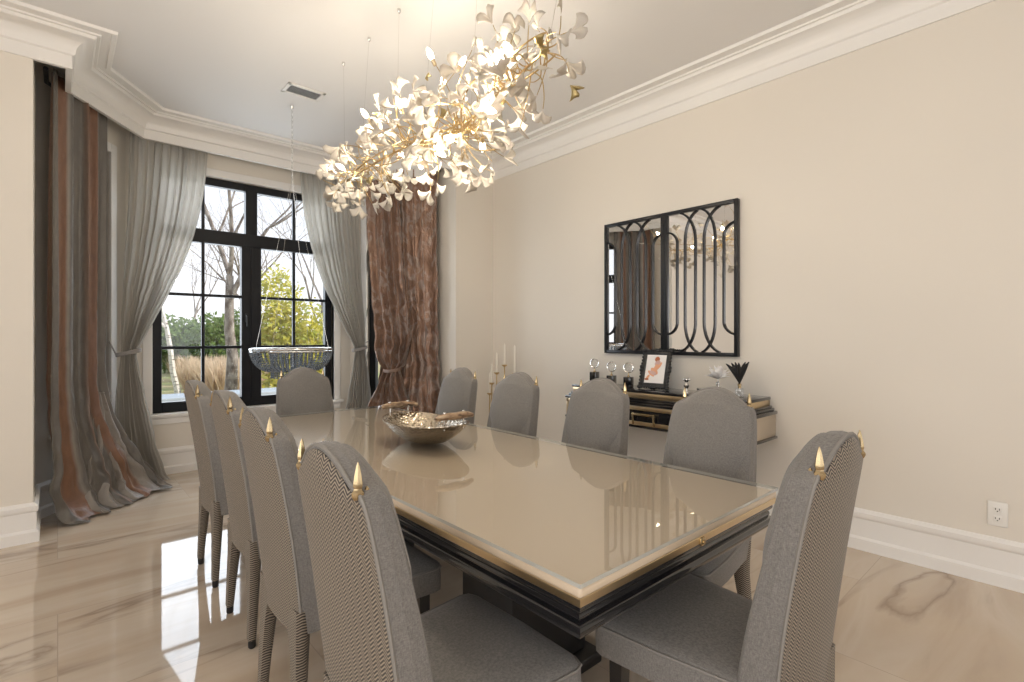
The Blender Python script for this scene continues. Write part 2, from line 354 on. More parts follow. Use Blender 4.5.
# baseboards
BASE = [(0, 0), (.030, 0), (.030, .066), (.024, .074), (.016, .080), (.016, .188), (.022, .194), (.026, .205), (.026, .228), (.014, .240), (.010, .247), (0, .247)]
struct(MB().sweep(BASE, [(XR, YB), (XR, YF), BAY[0]] + BAY[1:] + [(XL, YF), (XL, YB)]).build('baseboard_room', M['trim'], None, 30))
def bay_window(idx, mtx, s0, s1, z0, z1, main):
    """black window with transom lights in a wall opening; local (s along wall, n outward, z)"""
    fr = MB(); W = s1 - s0; mid = (s0 + s1) / 2; n0, n1 = .05, .12
    def bar(a, b, c, d, na=n0, nb=n1, bev=.004): fr.box(((a + b) / 2, (na + nb) / 2, (c + d) / 2), (b - a, nb - na, d - c), bev, mtx, 1)
    bar(s0, s0 + .08, z0, z1); bar(s1 - .08, s1, z0, z1); bar(s0 + .08, s1 - .08, z0, z0 + .097); bar(s0 + .08, s1 - .08, z1 - .075, z1); bar(s0 + .08, s1 - .08, 2.24, 2.376, .035, n1)
    bays = [(s0 + .08, s1 - .08)]
    if main:
        bar(mid - .095, mid + .095, z0 + .05, 2.30, .04, n1); bar(mid - .012, mid + .012, z0 + .06, 2.25, .034, .05); bar(mid - .056, mid + .056, 2.30, z1 - .03, .04, n1)
        bays = [(s0 + .08, mid - .095), (mid + .095, s1 - .08)]
    for a, b in bays:
        c = (a + b) / 2
        bar(c - .014, c + .014, z0 + .09, z1 - .07, .06, .10)
        for zz in (1.196, 1.718): bar(a - .01, b + .01, zz - .014, zz + .014, .062, .098)
    w = struct(fr.build('window_%d' % idx, M['black_frame'], None, 30))
    struct(MB().box((mid, .085, (z0 + z1) / 2), (W - .12, .008, z1 - z0 - .14), 0, mtx).build('glass_pane', M['glass'], w, 0))
    if main:
        h = MB(); 
        for s_ in (mid + .055,):
            h.box((s_, .03, 1.50), (.022, .012, .09), .004, mtx); h.tube([mtx @ Vector((s_, .022, 1.52)), mtx @ Vector((s_, .0, 1.52)), mtx @ Vector((s_, -.008, 1.50)), mtx @ Vector((s_, -.008, 1.41))], .007)
        struct(h.build('window_handle', M['black_matt'], w))
    # casing, sill and apron
    t_ = MB()
    def tb(a, b, c, d, na, nb, bev=.003): t_.box(((a + b) / 2, (na + nb) / 2, (c + d) / 2), (b - a, nb - na, d - c), bev, mtx, 1)
    cw = .075
    tb(s0 - cw, s0, z0, z1 + cw, -.018, .0); tb(s1, s1 + cw, z0, z1 + cw, -.018, .0); tb(s0, s1, z1, z1 + cw, -.018, 0)
    tb(s0 - .012, s0, z0, z1, -.012, .05, 0); tb(s1, s1 + .012, z0, z1, -.012, .05, 0)
    tb(s0 - cw - .03, s1 + cw + .03, z0 - .03, z0, -.05, .06); tb(s0 - cw, s1 + cw, z0 - .10, z0 - .03, -.018, 0); tb(s0 - cw, s1 + cw, z0 - .045, z0 - .03, -.03, 0)
    struct(t_.build('trim_%d' % idx, M['trim'], None, 30))
bay_window(1, mtx_f, 2.59 - WX1, 2.59 - WX0, WZ0, WZ1, True)
bay_window(2, mtx_dl, .22, dL - .22, WZ0, WZ1, False)
bay_window(3, mtx_dr, .22, dL - .22, WZ0, WZ1, False)
# unseen windows added behind and left of the camera to brighten the room
def added_window(idx, mtx, s0, s1, z0, z1):
    fr = MB()
    for a, b, c, d in ((s0, s0 + .07, z0, z1), (s1 - .07, s1, z0, z1), (s0, s1, z0, z0 + .08), (s0, s1, z1 - .07, z1), ((s0 + s1) / 2 - .04, (s0 + s1) / 2 + .04, z0, z1)):
        fr.box(((a + b) / 2, .08, (c + d) / 2), (b - a, .07, d - c), .004, mtx, 1)
    w = struct(fr.build('window_%d' % idx, M['black_frame'], None, 30))
    struct(MB().box(((s0 + s1) / 2, .08, (z0 + z1) / 2), (s1 - s0 - .1, .008, z1 - z0 - .1), 0, mtx).build('glass_pane', M['glass'], w, 0))
added_window(4, mtx_l, 1.6, 4.0, .3, 2.7); added_window(5, mtx_l, 4.9, 7.3, .3, 2.7)
added_window(6, mtx_b, 1.4, 3.6, .3, 2.7); added_window(7, mtx_b, 4.4, 6.6, .3, 2.7)
# ------------------------------------------------------------------ chairs
def half_contour():
    raw = [(.186, .365), (.190, .40), (.198, .50), (.203, .62), (.199, .78), (.192, .90), (.186, .950), (.179, .976), (.169, .989), (.155, .997), (.140, 1.004), (.118, 1.019), (.094, 1.037), (.066, 1.052), (.034, 1.063), (.010, 1.066)]
    return [(p.x, p.y) for p in cr([(w, z, 0) for w, z in raw], 3)]
HC = half_contour()
def xr(z):   # rear surface of the raked back
    if z < .40: return .018
    u = (z - .40) / .66; return .018 - .06 * u - .038 * u * u
def make_chair(label):
    root = thing('dining_chair', label, 'chair', (0, 0, 0), 0, 'grey upholstered dining chairs around the table')
    # backrest body: grey linen, rounded rim
    body = MB(); n = len(HC); ms = 10
    def th(z): return .100 - .046 * max(0, (z - .45)) / .6
    rim = [(0.0, .006), (.10, 0.0), (.5, -.003), (.9, .0), (1.0, .010)]     # (fraction of thickness, inset)
    rows = []
    for f, ins in rim:
        rows.append([( (max(w - ins, .002)), z - (ins if i > n * .55 else 0), f) for i, (w, z) in enumerate(HC)])
    def P(w, z, f, s_): 
        return Vector((xr(z) + th(z) * f, w * s_, z))
    for a in range(len(rows) - 1):
        vs = []; 
        for r_ in (rows[a], rows[a + 1]):
            for w, z, f in r_: vs.append(P(w, z, f, 1))
            for w, z, f in r_[::-1]: vs.append(P(w, z, f, -1))
        m_ = 2 * n; body.add(vs, [[i, i + 1, m_ + i + 1, m_ + i] for i in range(m_ - 1)] + [[m_ - 1, 0, m_, 2 * m_ - 1]])
    for r_, sgn in ((rows[0], 0), (rows[-1], 1)):
        vs = []; 
        for w, z, f in r_:
            for j in range(ms + 1):
                s_ = -1 + 2 * j / ms; p = P(w, z, f, 1); p.y = w * s_; vs.append(p)
        body.add(vs, [[i * (ms + 1) + j, i * (ms + 1) + j + 1, (i + 1) * (ms + 1) + j + 1, (i + 1) * (ms + 1) + j] for i in range(n - 1) for j in range(ms)])
    back = body.build('backrest', M['linen'], root, 50)
    pip = MB(); path = [Vector((xr(z) + .004, w - .002, z)) for w, z in HC] + [Vector((xr(z) + .004, -(w - .002), z)) for w, z in HC[::-1]]
    pip.tube(path, .0042, 6); pip.build('piping', M['piping'], back)
    # rear panel in herringbone weave, gently rounded across
    pn = MB(); vs = []
    for w, z in HC:
        w2 = max(w - .006, .001)
        for j in range(ms + 1):
            s_ = -1 + 2 * j / ms; vs.append((xr(z) - .0005 - .018 * (1 - s_ * s_) * min(1, w2 / .12), w2 * s_, z - (.008 if z > .98 else 0)))
    pn.add(vs, [[i * (ms + 1) + j, i * (ms + 1) + j + 1, (i + 1) * (ms + 1) + j + 1, (i + 1) * (ms + 1) + j] for i in range(n - 1) for j in range(ms)])
    pn.add([(xr(z) - .0005, (w - .006) * s_, z - (.008 if z > .98 else 0)) for w, z in HC for s_ in (1, -1)] + [(xr(z) + .01, (w - .006) * s_, z - (.008 if z > .98 else 0)) for w, z in HC for s_ in (1, -1)],
           [[2 * i + k_, 2 * i + 2 + k_, 2 * n + 2 * i + 2 + k_, 2 * n + 2 * i + k_] for i in range(n - 1) for k_ in (0, 1)])
    tag(pn.build('rear_panel', M['herring'], root, 60), 'herringbone woven rear panel')
    # front cushion: shield shaped pad, notched in near the seat
    cu = MB(); rows2 = []
    for w, z in HC:
        if z < .50: continue
        w2 = max(w - .006 - .050 * max(0, min(1, (.80 - z) / .06)), .002)
        rows2.append((w2, z - (.005 if z > .97 else .004)))
    q = len(rows2)
    def cush(u, v):
        f = v * (q - 1); i = min(int(f), q - 2); t_ = f - i
        w = rows2[i][0] * (1 - t_) + rows2[i + 1][0] * t_; z = rows2[i][1] * (1 - t_) + rows2[i + 1][1] * t_
        s_ = -1 + 2 * u; edge = (1 - abs(s_) ** 5) * min(1, (1 - v) * 2.6) ** .6 * min(1, v * 9 + .3)
        return Vector((xr(z) + th(z) + .000 + .036 * max(edge, 0) * (.75 + .25 * (1 - s_ * s_)), w * s_, z))
    cu.grid(cush, 16, q - 1)
    cu.grid(lambda u, v: Vector((xr(cush(u, v).z) + th(cush(u, v).z) - .01, cush(u, v).y, cush(u, v).z)), 16, q - 1, None, True)
    e = [cush(0, j / (q - 1)) for j in range(q)]; e2 = [cush(1, j / (q - 1)) for j in range(q)]
    for ed in (e, e2): cu.add(ed + [Vector((xr(p.z) + th(p.z) - .01, p.y, p.z)) for p in ed], [[j, j + 1, q + j + 1, q + j] for j in range(q - 1)])
    cu.build('back_cushion', M['linen'], root, 60)
    # seat
    def seat_poly(ins=0):
        pts = [(.065 + ins, -.195 + ins), (.30, -.232 + ins), (.478 - ins, -.248 + ins), (.503 - ins, -.240 + ins), (.514 - ins, -.212 + ins)]
        return pts + [(.520 - ins, 0)] + [(x, -y) for x, y in pts[::-1]]
    st = MB(); lv = [(.012, .368), (.0, .376), (-.001, .42), (.0, .452), (.003, .460), (.010, .4665), (.035, .4745), (.09, .4785), (.14, .480)]
    rings = []
    base_p = seat_poly(); cx = sum(p[0] for p in base_p) / len(base_p)
    for ins, z in lv:
        rings.append([Vector((cx + (x - cx) * (1 - ins / .21), y * (1 - ins / .21), z)) for x, y in base_p])
    m_ = len(base_p)
    st.add([p for r_ in rings for p in r_], [[i * m_ + j, i * m_ + (j + 1) % m_, (i + 1) * m_ + (j + 1) % m_, (i + 1) * m_ + j] for i in range(len(rings) - 1) for j in range(m_)] + [list(range(m_)), [(len(rings) - 1) * m_ + j for j in range(m_)]])
    se = st.build('seat', M['linen'], root, 50)
    MB().tube([(x, y, .458) for x, y in base_p], .0042, 6, True, True).build('piping', M['piping'], se)
    for s_ in (1, -1):
        # rear leg wrapped in the weave
        lg = MB(); sec = [(.445, .126, .128, .050), (.385, .137, .102, .050), (.345, .149, .074, .048), (.29, .158, .056, .044), (.15, .173, .041, .036), (.035, .181, .033, .030)]
        vs = []
        for z, yc, wy, wx in sec:
            x0 = .006 - (.0 if z > .3 else (.3 - z) * .025)
            for dx, dy in ((0, -.5), (0, .5), (.3, .56), (.75, .5), (1, .3), (1, -.3), (.75, -.5), (.3, -.56)): vs.append((x0 + dx * wx, s_ * (yc + dy * wy), z))
        lg.add(vs, [[i * 8 + j, i * 8 + (j + 1) % 8, (i + 1) * 8 + (j + 1) % 8, (i + 1) * 8 + j] for i in range(5) for j in range(8)] + [list(range(8)), [40 + j for j in range(8)]])
        l_ = tag(lg.build('leg', M['herring'], root, 50), 'rear leg wrapped in herringbone fabric')
        MB().lathe([(.0155, .036), (.0155, .006), (.012, 0)], 12, (.0155, s_ * .1815, 0)).build('ferrule', M['black_matt'], l_)
        fl = MB(); vs = []
        for z, w in ((.376, .044), (.20, .036), (.0, .024)):
            for dx, dy in ((-1, -1), (1, -1), (1, 1), (-1, 1)): vs.append((.452 + (.376 - z) * .03 + dx * w / 2, s_ * .192 + dy * w / 2, z))
        fl.add(vs, [[i * 4 + j, i * 4 + (j + 1) % 4, i * 4 + 4 + (j + 1) % 4, i * 4 + 4 + j] for i in range(2) for j in range(4)] + [[0, 1, 2, 3], [8, 9, 10, 11]])
        tag(fl.build('leg', M['black'], root, 20), 'black tapered front leg')
        # gold finial: collar and cone on the shoulder
        fi = MB(); zb = .994
        fi.lathe([(.006, -.016), (.0105, -.010), (.0135, -.004), (.0135, .002), (.010, .006), (.0085, .010), (.0102, .014), (.0100, .020), (.0076, .036), (.0042, .052), (.001, .061)], 6, (xr(zb) + .006, s_ * .154, zb))
        fi.lathe([(.003, -.010), (.0055, -.002), (.0055, .005), (.001, .011)], 8, (xr(zb) + .024, s_ * .155, zb))
        tag(fi.build('finial', M['gold'], root, 30), 'polished gold pointed finial')
    return root
chairs = [
    ((.500, 1.10), 0, 'grey dining chair with its herringbone back to us, nearest on the left of the table'),
    ((.545, 1.81), 0, 'second grey chair from the front along the left side of the table'),
    ((.592, 2.50), 0, 'third grey chair from the front along the left side of the table'),
    ((.598, 3.19), 0, 'farthest of the left side chairs, standing before the left window half'),
    ((2.20, 1.13), PI, 'grey chair in front of the console end with the black feather bottle'),
    ((2.22, 1.80), PI, 'bluish grey chair in front of the three round-topped ornaments'),
    ((2.20, 2.46), PI, 'grey chair on the wall side standing before the candle stand'),
    ((2.22, 3.12), PI, 'farthest chair on the wall side, next to the gathered bronze curtain'),
    ((1.425, .455), PI / 2, 'chair at the near end of the table, herringbone back toward the right wall'),
    ((1.388, 3.885), -PI / 2, 'chair at the far end of the table facing us, under the beaded pendant'),
]
chair0 = make_chair(chairs[0][2])
for i, ((x, y), rz, lab) in enumerate(chairs):
    if i == 0: chair0.location = (x, y, 0); chair0.rotation_euler.z = rz
    else: dup(chair0, (x, y, 0), rz, lab)

# ------------------------------------------------------------------ dining table
TX0, TX1, TY0, TY1 = .85, 1.93, .73, 3.68; TXC, TYC = (TX0 + TX1) / 2, (TY0 + TY1) / 2
tb = thing('dining_table', 'long dining table, champagne top under glass with gold band and black ribbed apron', 'table', (TXC, TYC, 0))
HX, HY = (TX1 - TX0) / 2, (TY1 - TY0) / 2
tp = MB().box((0, 0, .736), (2 * HX - .006, 2 * HY - .006, .026), .010, None, 4); tp.build('tabletop', M['tabletop'], tb, 40)
gl = MB()
gl.cur = 0; gl.add([(-HX, -HY, .7605), (HX, -HY, .7605), (HX, HY, .7605), (-HX, HY, .7605)], [[0, 1, 2, 3]])
gl.cur = 1
e = .0; g0, g1 = .7505, .7605
q = [(-HX, -HY), (HX, -HY), (HX, HY), (-HX, HY)]
gl.add([(x, y, g0) for x, y in q] + [(x, y, g1) for x, y in q], [[i, (i + 1) % 4, 4 + (i + 1) % 4, 4 + i] for i in range(4)])
g = gl.build('glass_top', [M['table_glass'], M['glass_edge']], tb, 0); g['label'] = 'clear glass sheet with greenish edge'
def ring_rect(mb, hx, hy, z0, z1, t_, bev):
    prof_n = [(-t_, z0), (-bev, z0), (0, z0 + bev), (0, z1 - bev), (-bev, z1), (-t_, z1)]
    mb.sweep([(-p, z) for p, z in prof_n], [(-hx, -hy), (hx, -hy), (hx, hy), (-hx, hy)], True)
b = MB(); ring_rect(b, HX - .006, HY - .006, .703, .724, .06, .002); tag(b.build('edge_band', M['champagne'], tb, 25), 'brushed gold edge band')
ap = MB()
def rib(z, off, r_):
    pr = [(-(-off) - 0, 0)]
    pts = [(off + .05, z - r_)] + [(off - r_ * math.cos(a), z + r_ * math.sin(a)) for a in [-PI / 2 + PI * i / 8 for i in range(9)]] + [(off + .05, z + r_)]
    ap.sweep(pts, [(-HX, -HY), (HX, -HY), (HX, HY), (-HX, HY)], True)
rib(.692, .026, .0120); rib(.668, .034, .0125); rib(.643, .024, .0165)
ap.bb(-HX + .05, HX - .05, -HY + .05, HY - .05, .632, .722)
ap.build('apron', M['black'], tb, 40)
cl = MB(); cl.bb(-.012, .012, -HY + .000, -HY + .008, .698, .722, .003); cl.lathe([(.006, -.004), (.006, .004)], 10, (0, -HY - .0, .71), Matrix.Rotation(PI / 2, 3, 'X')); cl.build('clasp', M['gold'], tb)
for s_ in (-1, 1):
    p = MB(); p.bb(-.24, .24, s_ * .72 - .20, s_ * .72 + .20, 0, .05, .008); p.bb(-.20, .20, s_ * .72 - .15, s_ * .72 + .15, .05, .60, .012); p.bb(-.24, .24, s_ * .72 - .20, s_ * .72 + .20, .60, .634, .006)
    tag(p.build('pedestal', M['black_matt'], tb, 30), 'black lacquer pedestal')

# ------------------------------------------------------------------ bowl on the table
bw = thing('oval_bowl', 'hammered silver oval bowl with horn handles on the table', 'bowl', (1.405, 2.25, .7605))
A, B = .175, .285
prof = [(.12, .0), (.30, .002), (.52, .018), (.72, .042), (.88, .072), (1.0, .104), (1.035, .107), (1.03, .112), (.985, .109), (.86, .078), (.70, .05), (.5, .027), (.25, .013), (.02, .011)]
mbw = MB(); mbw.lathe(prof, 56, (0, 0, 0), None, A, B)
for i, v in enumerate(mbw.v): v.z += .014 * (abs(v.y) / B) ** 2.2 * (1 if v.z > .03 else .2)
mbw.build('bowl_body', M['hammered'], bw, 50)
for s_ in (-1, 1):
    h = MB(); y = s_ * .262
    pts = [(-.105, y, .158), (-.085, y, .164), (-.04, y + s_ * .006, .166), (.0, y + s_ * .008, .1645), (.05, y + s_ * .006, .167), (.085, y, .164), (.112, y - s_ * .004, .158)]
    h.tube(cr(pts, 4), [.006 + .0125 * math.sin(PI * min(1, max(0, (i + 2) / 28))) for i in range(25)], 10)
    hh = tag(h.build('handle', M['horn'], bw, 60), 'horn handle with silver posts')
    for x in (-.055, .055):
        pz = MB(); pz.tube([(x, y * .985, .10), (x, y, .178)], .0042, 8); pz.sphere((x, y + .001, .181), .0075); pz.lathe([(.009, .150), (.010, .157), (.009, .163)], 10, (x, y, -.0))
        pz.build('post', M['silver'], hh)

# ------------------------------------------------------------------ curtains
def curtain_surface(levels, folds, nu=110, nv=90, seed=0, crumple=.0, zsub=1):
    """levels: (z, Lx, Ly, Rx, Ry, amp, crumple) top to bottom, row spacing even"""
    lv = cr([(i, *l[:3]) [1:] if False else l for i, l in enumerate(levels)], 8) if False else None
    K = len(levels)
    def lev(v):
        f = v * (K - 1); i = min(int(f), K - 2); t_ = f - i
        P = [levels[max(0, min(K - 1, i + o))] for o in (-1, 0, 1, 2)]
        return [.5 * ((2 * b) + (c - a) * t_ + (2 * a - 5 * b + 4 * c - d) * t_ ** 2 + (3 * b - a - 3 * c + d) * t_ ** 3) for a, b, c, d in zip(*P)]
    def fn(u, v):
        z, lx, ly, rx, ry, am, cu = lev(v)
        d = Vector((rx - lx, ry - ly, 0)); nrm = Vector((d.y, -d.x, 0)).normalized()
        uu = u + .018 * math.sin(7 * u + seed) + .012 * math.sin(17 * u + 2 * seed) + .006 * math.sin(3 * v + 11 * u)
        ph = 2 * PI * folds * uu
        am *= .55 + .95 * abs(noise.noise(Vector((u * folds * .9 + seed * 3, v * 1.2, seed)))) * 1.6
        off = am * (math.sin(ph) + .35 * math.sin(2.1 * ph + 1.3 * v + seed) + .25 * math.sin(.47 * ph + seed))
        p = Vector((lx, ly, 0)) + d * min(1, max(0, u + .10 / folds * math.cos(ph) * min(1, am * 30))) + nrm * off
        p.z = z
        if cu > 0:
            nz = noise.noise_vector(Vector((p.x * 5 + seed, p.y * 5, z * 6))) * cu + noise.noise_vector(Vector((p.x * 12 + seed, p.y * 12, z * 12))) * cu * .4
            p += Vector((nz.x, nz.y, nz.z * .8))
        p.z = max(p.z, .008 + .004 * math.sin(40 * u + 3 * v)) 
        return p
    return fn, nu, nv
def curtain(root, part, levels, folds, material, seed, reps=1, nu=110, nv=90, thick=.003):
    fn, nu, nv = curtain_surface(levels, folds, nu, nv, seed)
    mb = MB(); mb.grid(lambda u, v: fn(u, v), nu, nv, lambda u, v: (u * reps, v))
    o = mb.build(part, material, root, 75)
    md = o.modifiers.new('thickness', 'SOLIDIFY'); md.thickness = thick; md.offset = 0
    return o
# sheers
vl = thing('sheer_curtain', 'grey sheer curtain tied back at the left of the window', 'curtain')
LV = [(3.16, .47, 5.60, 1.09, 5.67, .016, 0), (2.75, .46, 5.58, 1.06, 5.67, .018, 0), (2.4, .45, 5.57, 1.00, 5.66, .018, .004), (2.0, .43, 5.56, .885, 5.65, .018, .006), (1.64, .415, 5.54, .735, 5.62, .018, .008), (1.35, .40, 5.53, .60, 5.57, .017, .008), (1.17, .405, 5.52, .52, 5.54, .012, 0),
      (1.05, .395, 5.51, .53, 5.54, .013, .004), (.8, .37, 5.48, .57, 5.54, .02, .008), (.5, .36, 5.44, .63, 5.54, .026, .012), (.2, .37, 5.40, .69, 5.53, .032, .018), (.06, .39, 5.36, .73, 5.52, .034, .02), (.02, .42, 5.32, .765, 5.49, .034, .02)]
def mirror_levels(L): return [(z, 3.05 - rx, ry, 3.05 - lx, ly, a, c) for z, lx, ly, rx, ry, a, c in L]
curtain(vl, 'voile', LV, 11, M['voile'], .4)
def tie(root, cx, cy, z, rx, ry, material, hook):
    ring = [(cx + rx * math.cos(a), cy + ry * math.sin(a), z + .02 * math.cos(a)) for a in [2 * PI * i / 20 for i in range(20)]]
    b = MB(); 
    for dz in (-.010, 0, .010): b.tube([(x, y, z_ + dz) for x, y, z_ in ring], .008, 6, True, True)
    b.tube([ring[10], hook], .006, 6)
    b.build('tieback', material, root)
M['tie'] = mat('grey_tie', (.30, .28, .26), .6)
tie(vl, .462, 5.53, 1.165, .085, .05, M['tie'], (.33, 5.56, 1.26))
vr = thing('sheer_curtain', 'grey sheer curtain tied back at the right of the window', 'curtain')
curtain(vr, 'voile', mirror_levels(LV), 11, M['voile'], 1.9)
tie(vr, 3.05 - .462, 5.53, 1.165, .085, .05, M['tie'], (3.05 - .33, 5.56, 1.26))
# silk drapes
sl = thing('silk_curtain', 'copper and grey striped silk curtain puddling on the floor at the left', 'curtain')
SL = [(3.16, -.045, 4.74, .28, 5.31, .026, 0), (2.5, -.05, 4.73, .28, 5.30, .03, .002), (1.8, -.05, 4.72, .275, 5.29, .03, .003), (1.2, -.05, 4.71, .27, 5.28, .03, .006), (.85, -.05, 4.70, .28, 5.27, .03, .01), (.6, -.045, 4.69, .35, 5.26, .03, .014), (.4, -.04, 4.68, .44, 5.26, .03, .02),
      (.22, -.04, 4.67, .53, 5.27, .026, .035), (.10, -.02, 4.65, .60, 5.28, .026, .045), (.05, .02, 4.62, .65, 5.27, .03, .05), (.02, .07, 4.60, .69, 5.22, .04, .03), (.012, .10, 4.62, .66, 5.19, .03, .02)]
curtain(sl, 'drape', SL, 4.2, M['stripe'], 2.2, 1.7, 120, 100, .004)
tail = [(.86, .20, 5.16, .28, 5.24, .008, 0), (.7, .19, 5.12, .33, 5.25, .012, .01), (.5, .17, 5.02, .40, 5.25, .02, .02), (.3, .14, 4.92, .50, 5.27, .03, .03), (.14, .12, 4.84, .60, 5.30, .035, .04), (.06, .14, 4.78, .68, 5.29, .04, .04), (.02, .20, 4.76, .74, 5.25, .03, .025)]
tl_ = curtain(sl, 'lining', tail, 4, M['linen'], 5.1, 1, 60, 60, .004); tl_.data.materials[0] = mat('grey_silk_lining', (.24, .215, .19), .36, Sheen_Weight=.3); tl_['label'] = 'turned-out grey lining of the curtain'
k = NT(tl_.data.materials[0]); k.bump(k.noise(k.coord(), 14, 5, .8), .7, .02)
MB().tube([(-.06, 4.68, 3.12), (-.06, 4.93, 3.12), (.26, 5.39, 3.12)], .014, 10).build('curtain_rod', M['black_matt'], sl)
sr = thing('silk_curtain', 'bronze crushed silk curtain gathered by a tie at the right of the window', 'curtain')
SR = [(3.16, 2.63, 5.49, 3.09, 4.70, .032, .004), (2.7, 2.635, 5.48, 3.085, 4.70, .040, .012), (2.2, 2.66, 5.44, 3.08, 4.69, .044, .022), (1.7, 2.70, 5.39, 3.08, 4.68, .046, .03), (1.35, 2.72, 5.35, 3.09, 4.68, .04, .022), (1.08, 2.73, 5.33, 3.09, 4.67, .04, .03), (.95, 2.74, 5.31, 3.09, 4.66, .038, .03),
      (.8, 2.70, 5.31, 3.10, 4.65, .04, .032), (.55, 2.62, 5.32, 3.10, 4.62, .045, .036), (.3, 2.54, 5.32, 3.08, 4.58, .05, .04), (.12, 2.48, 5.30, 3.05, 4.54, .05, .04), (.04, 2.44, 5.26, 3.0, 4.50, .05, .04), (.015, 2.42, 5.22, 2.95, 4.46, .04, .03)]
curtain(sr, 'drape', SR, 7.3, M['bronze'], 3.3, 3.0, 150, 110, .004)
# the gathered swag in front of the drape and its tail
SW = [(3.16, 2.62, 5.44, 2.84, 5.08, .022, .004), (2.6, 2.63, 5.42, 2.86, 5.04, .026, .01), (2.0, 2.64, 5.36, 2.88, 5.0, .032, .018), (1.6, 2.65, 5.32, 2.90, 4.95, .040, .026), (1.3, 2.66, 5.28, 2.90, 4.90, .045, .025), (1.1, 2.67, 5.25, 2.88, 4.92, .05, .03), (.99, 2.70, 5.22, 2.85, 4.98, .03, .02), (.94, 2.72, 5.20, 2.83, 5.02, .02, .01), (.86, 2.69, 5.20, 2.84, 5.0, .03, .015), (.6, 2.58, 5.22, 2.86, 4.90, .045, .03), (.3, 2.46, 5.24, 2.88, 4.80, .05, .04), (.1, 2.38, 5.24, 2.9, 4.72, .05, .04), (.02, 2.34, 5.2, 2.88, 4.68, .04, .03)]
curtain(sr, 'swag', SW, 4.4, M['bronze'], 1.1, 2.0, 100, 100, .004)
tie(sr, 2.775, 5.105, .945, .085, .13, mat('bronze_tie', (.22, .14, .10), .5), (2.93, 5.24, 1.05))
MB().tube([(3.11, 4.68, 3.12), (3.11, 4.93, 3.12), (2.63, 5.60, 3.12)], .014, 10).build('curtain_rod', M['black_matt'], sr)

# ------------------------------------------------------------------ wall mirrors
def mirror_panel(y0, y1, label):
    z0, z1 = 1.157, 2.30; X = XR - .001; W = y1 - y0; H = z1 - z0
    r_ = thing('wall_mirror', label, 'mirror', (XR, (y0 + y1) / 2, z0), 0, 'pair of fretwork mirrors above the console')
    MB().bb(-.022, -.012, -W / 2 + .02, W / 2 - .02, .02, H - .02).build('mirror_glass', M['mirror'], r_, 0)
    f = MB(); w = .028
    for a in ((-W / 2, -W / 2 + w, 0, H), (W / 2 - w, W / 2, 0, H), (-W / 2 + w, W / 2 - w, 0, w), (-W / 2 + w, W / 2 - w, H - w, H)): f.bb(-.042, -.002, *a, .004)
    f.build('frame', M['mirror_black'], r_, 30)
    # fretwork: interlocking stadium outlines
    fr = MB(); hw, hh = W / 2 - w, H / 2 - w
    def clip_tube(loop):
        seg = []; L = loop + [loop[0]]
        fine = []
        for a, b in zip(L[:-1], L[1:]):
            d = math.hypot(b[0] - a[0], b[1] - a[1]); n_ = max(1, int(d / .02))
            fine += [(a[0] + (b[0] - a[0]) * i / n_, a[1] + (b[1] - a[1]) * i / n_) for i in range(n_)]
        fine.append(fine[0])
        for y, z in fine:
            if abs(y) <= hw + .004 and w - .004 <= z <= H - w + .004: seg.append((-.029, y, z))
            else:
                if len(seg) > 1: fr.tube(seg, .0095, 6)
                seg = []
        if len(seg) > 1: fr.tube(seg, .0095, 6)
    zc = H / 2
    # tall interlocked ovals crossing at top and bottom, half stadiums at the sides
    IW = 2 * hw; IH = 2 * hh
    def bow(f, shift, top):     # a bar running upright at fraction f of the width, bending sideways at both ends
        y = -hw + IW * f; half = []; za = zc + hh - .21 * IH
        for i in range(15):
            a = i / 14 * math.radians(78); half.append((y + shift * IW * (1 - math.cos(a)) / (1 - math.cos(math.radians(78))), za + top * IH * math.sin(a) / math.sin(math.radians(78))))
        pts = [(yy, 2 * zc - zz) for yy, zz in half[::-1]] + half
        fr.tube([(-.029, yy, zz) for yy, zz in pts], .0085, 6)
    for f, sh in ((.275, .19), (.435, -.23), (.565, .23), (.725, -.19)): bow(f, sh, .21)
    bow(.150, -.150, .085); bow(.850, .150, .085)
    tag(fr.build('fretwork', M['mirror_black'], r_, 50), 'black curved fretwork bars')
mirror_panel(1.656, 2.253, 'right-hand fretwork mirror, the half reflecting the chandelier')
mirror_panel(2.256, 2.853, 'left-hand fretwork mirror, the half reflecting the dark window')

# ------------------------------------------------------------------ floating console
cs = thing('console_cabinet', 'wall-hung black and champagne console cabinet under the mirrors', 'console', (XR - .001, 2.21, .605))
def cbox(x0, x1, y0, y1, z0, z1, m_, name, bev=.004, label=None, par=None):
    o = MB().bb(x0, x1, y0, y1, z0, z1, bev).build(name, m_, par or cs, 30)
    if label: o['label'] = label
    return o
M['cream_lac'] = mat('champagne_panel', (.52, .44, .34), .3, .3)
D = -.37; HW = .812
cbox(D + .012, 0, -HW + .012, HW - .012, .018, .168, M['cream_lac'], 'carcass', .003, 'champagne side panels')
cbox(D, 0, -HW, HW, 0, .018, M['black'], 'bottom_plinth')
stp = MB(); stp.bb(D, 0, -HW, HW, .168, .190, .004); stp.bb(D + .02, 0, -HW + .02, HW - .02, .190, .208, .004); stp.bb(D + .035, 0, -HW + .035, HW - .035, .208, .222, .004); stp.build('stepped_moulding', M['black'], cs, 30)
cbox(D + .05, 0, -HW + .05, HW - .05, .222, .262, M['champagne'], 'gold_frieze', .003)
cbox(D + .04, 0, -HW + .045, HW - .045, .262, .283, M['black'], 'top')
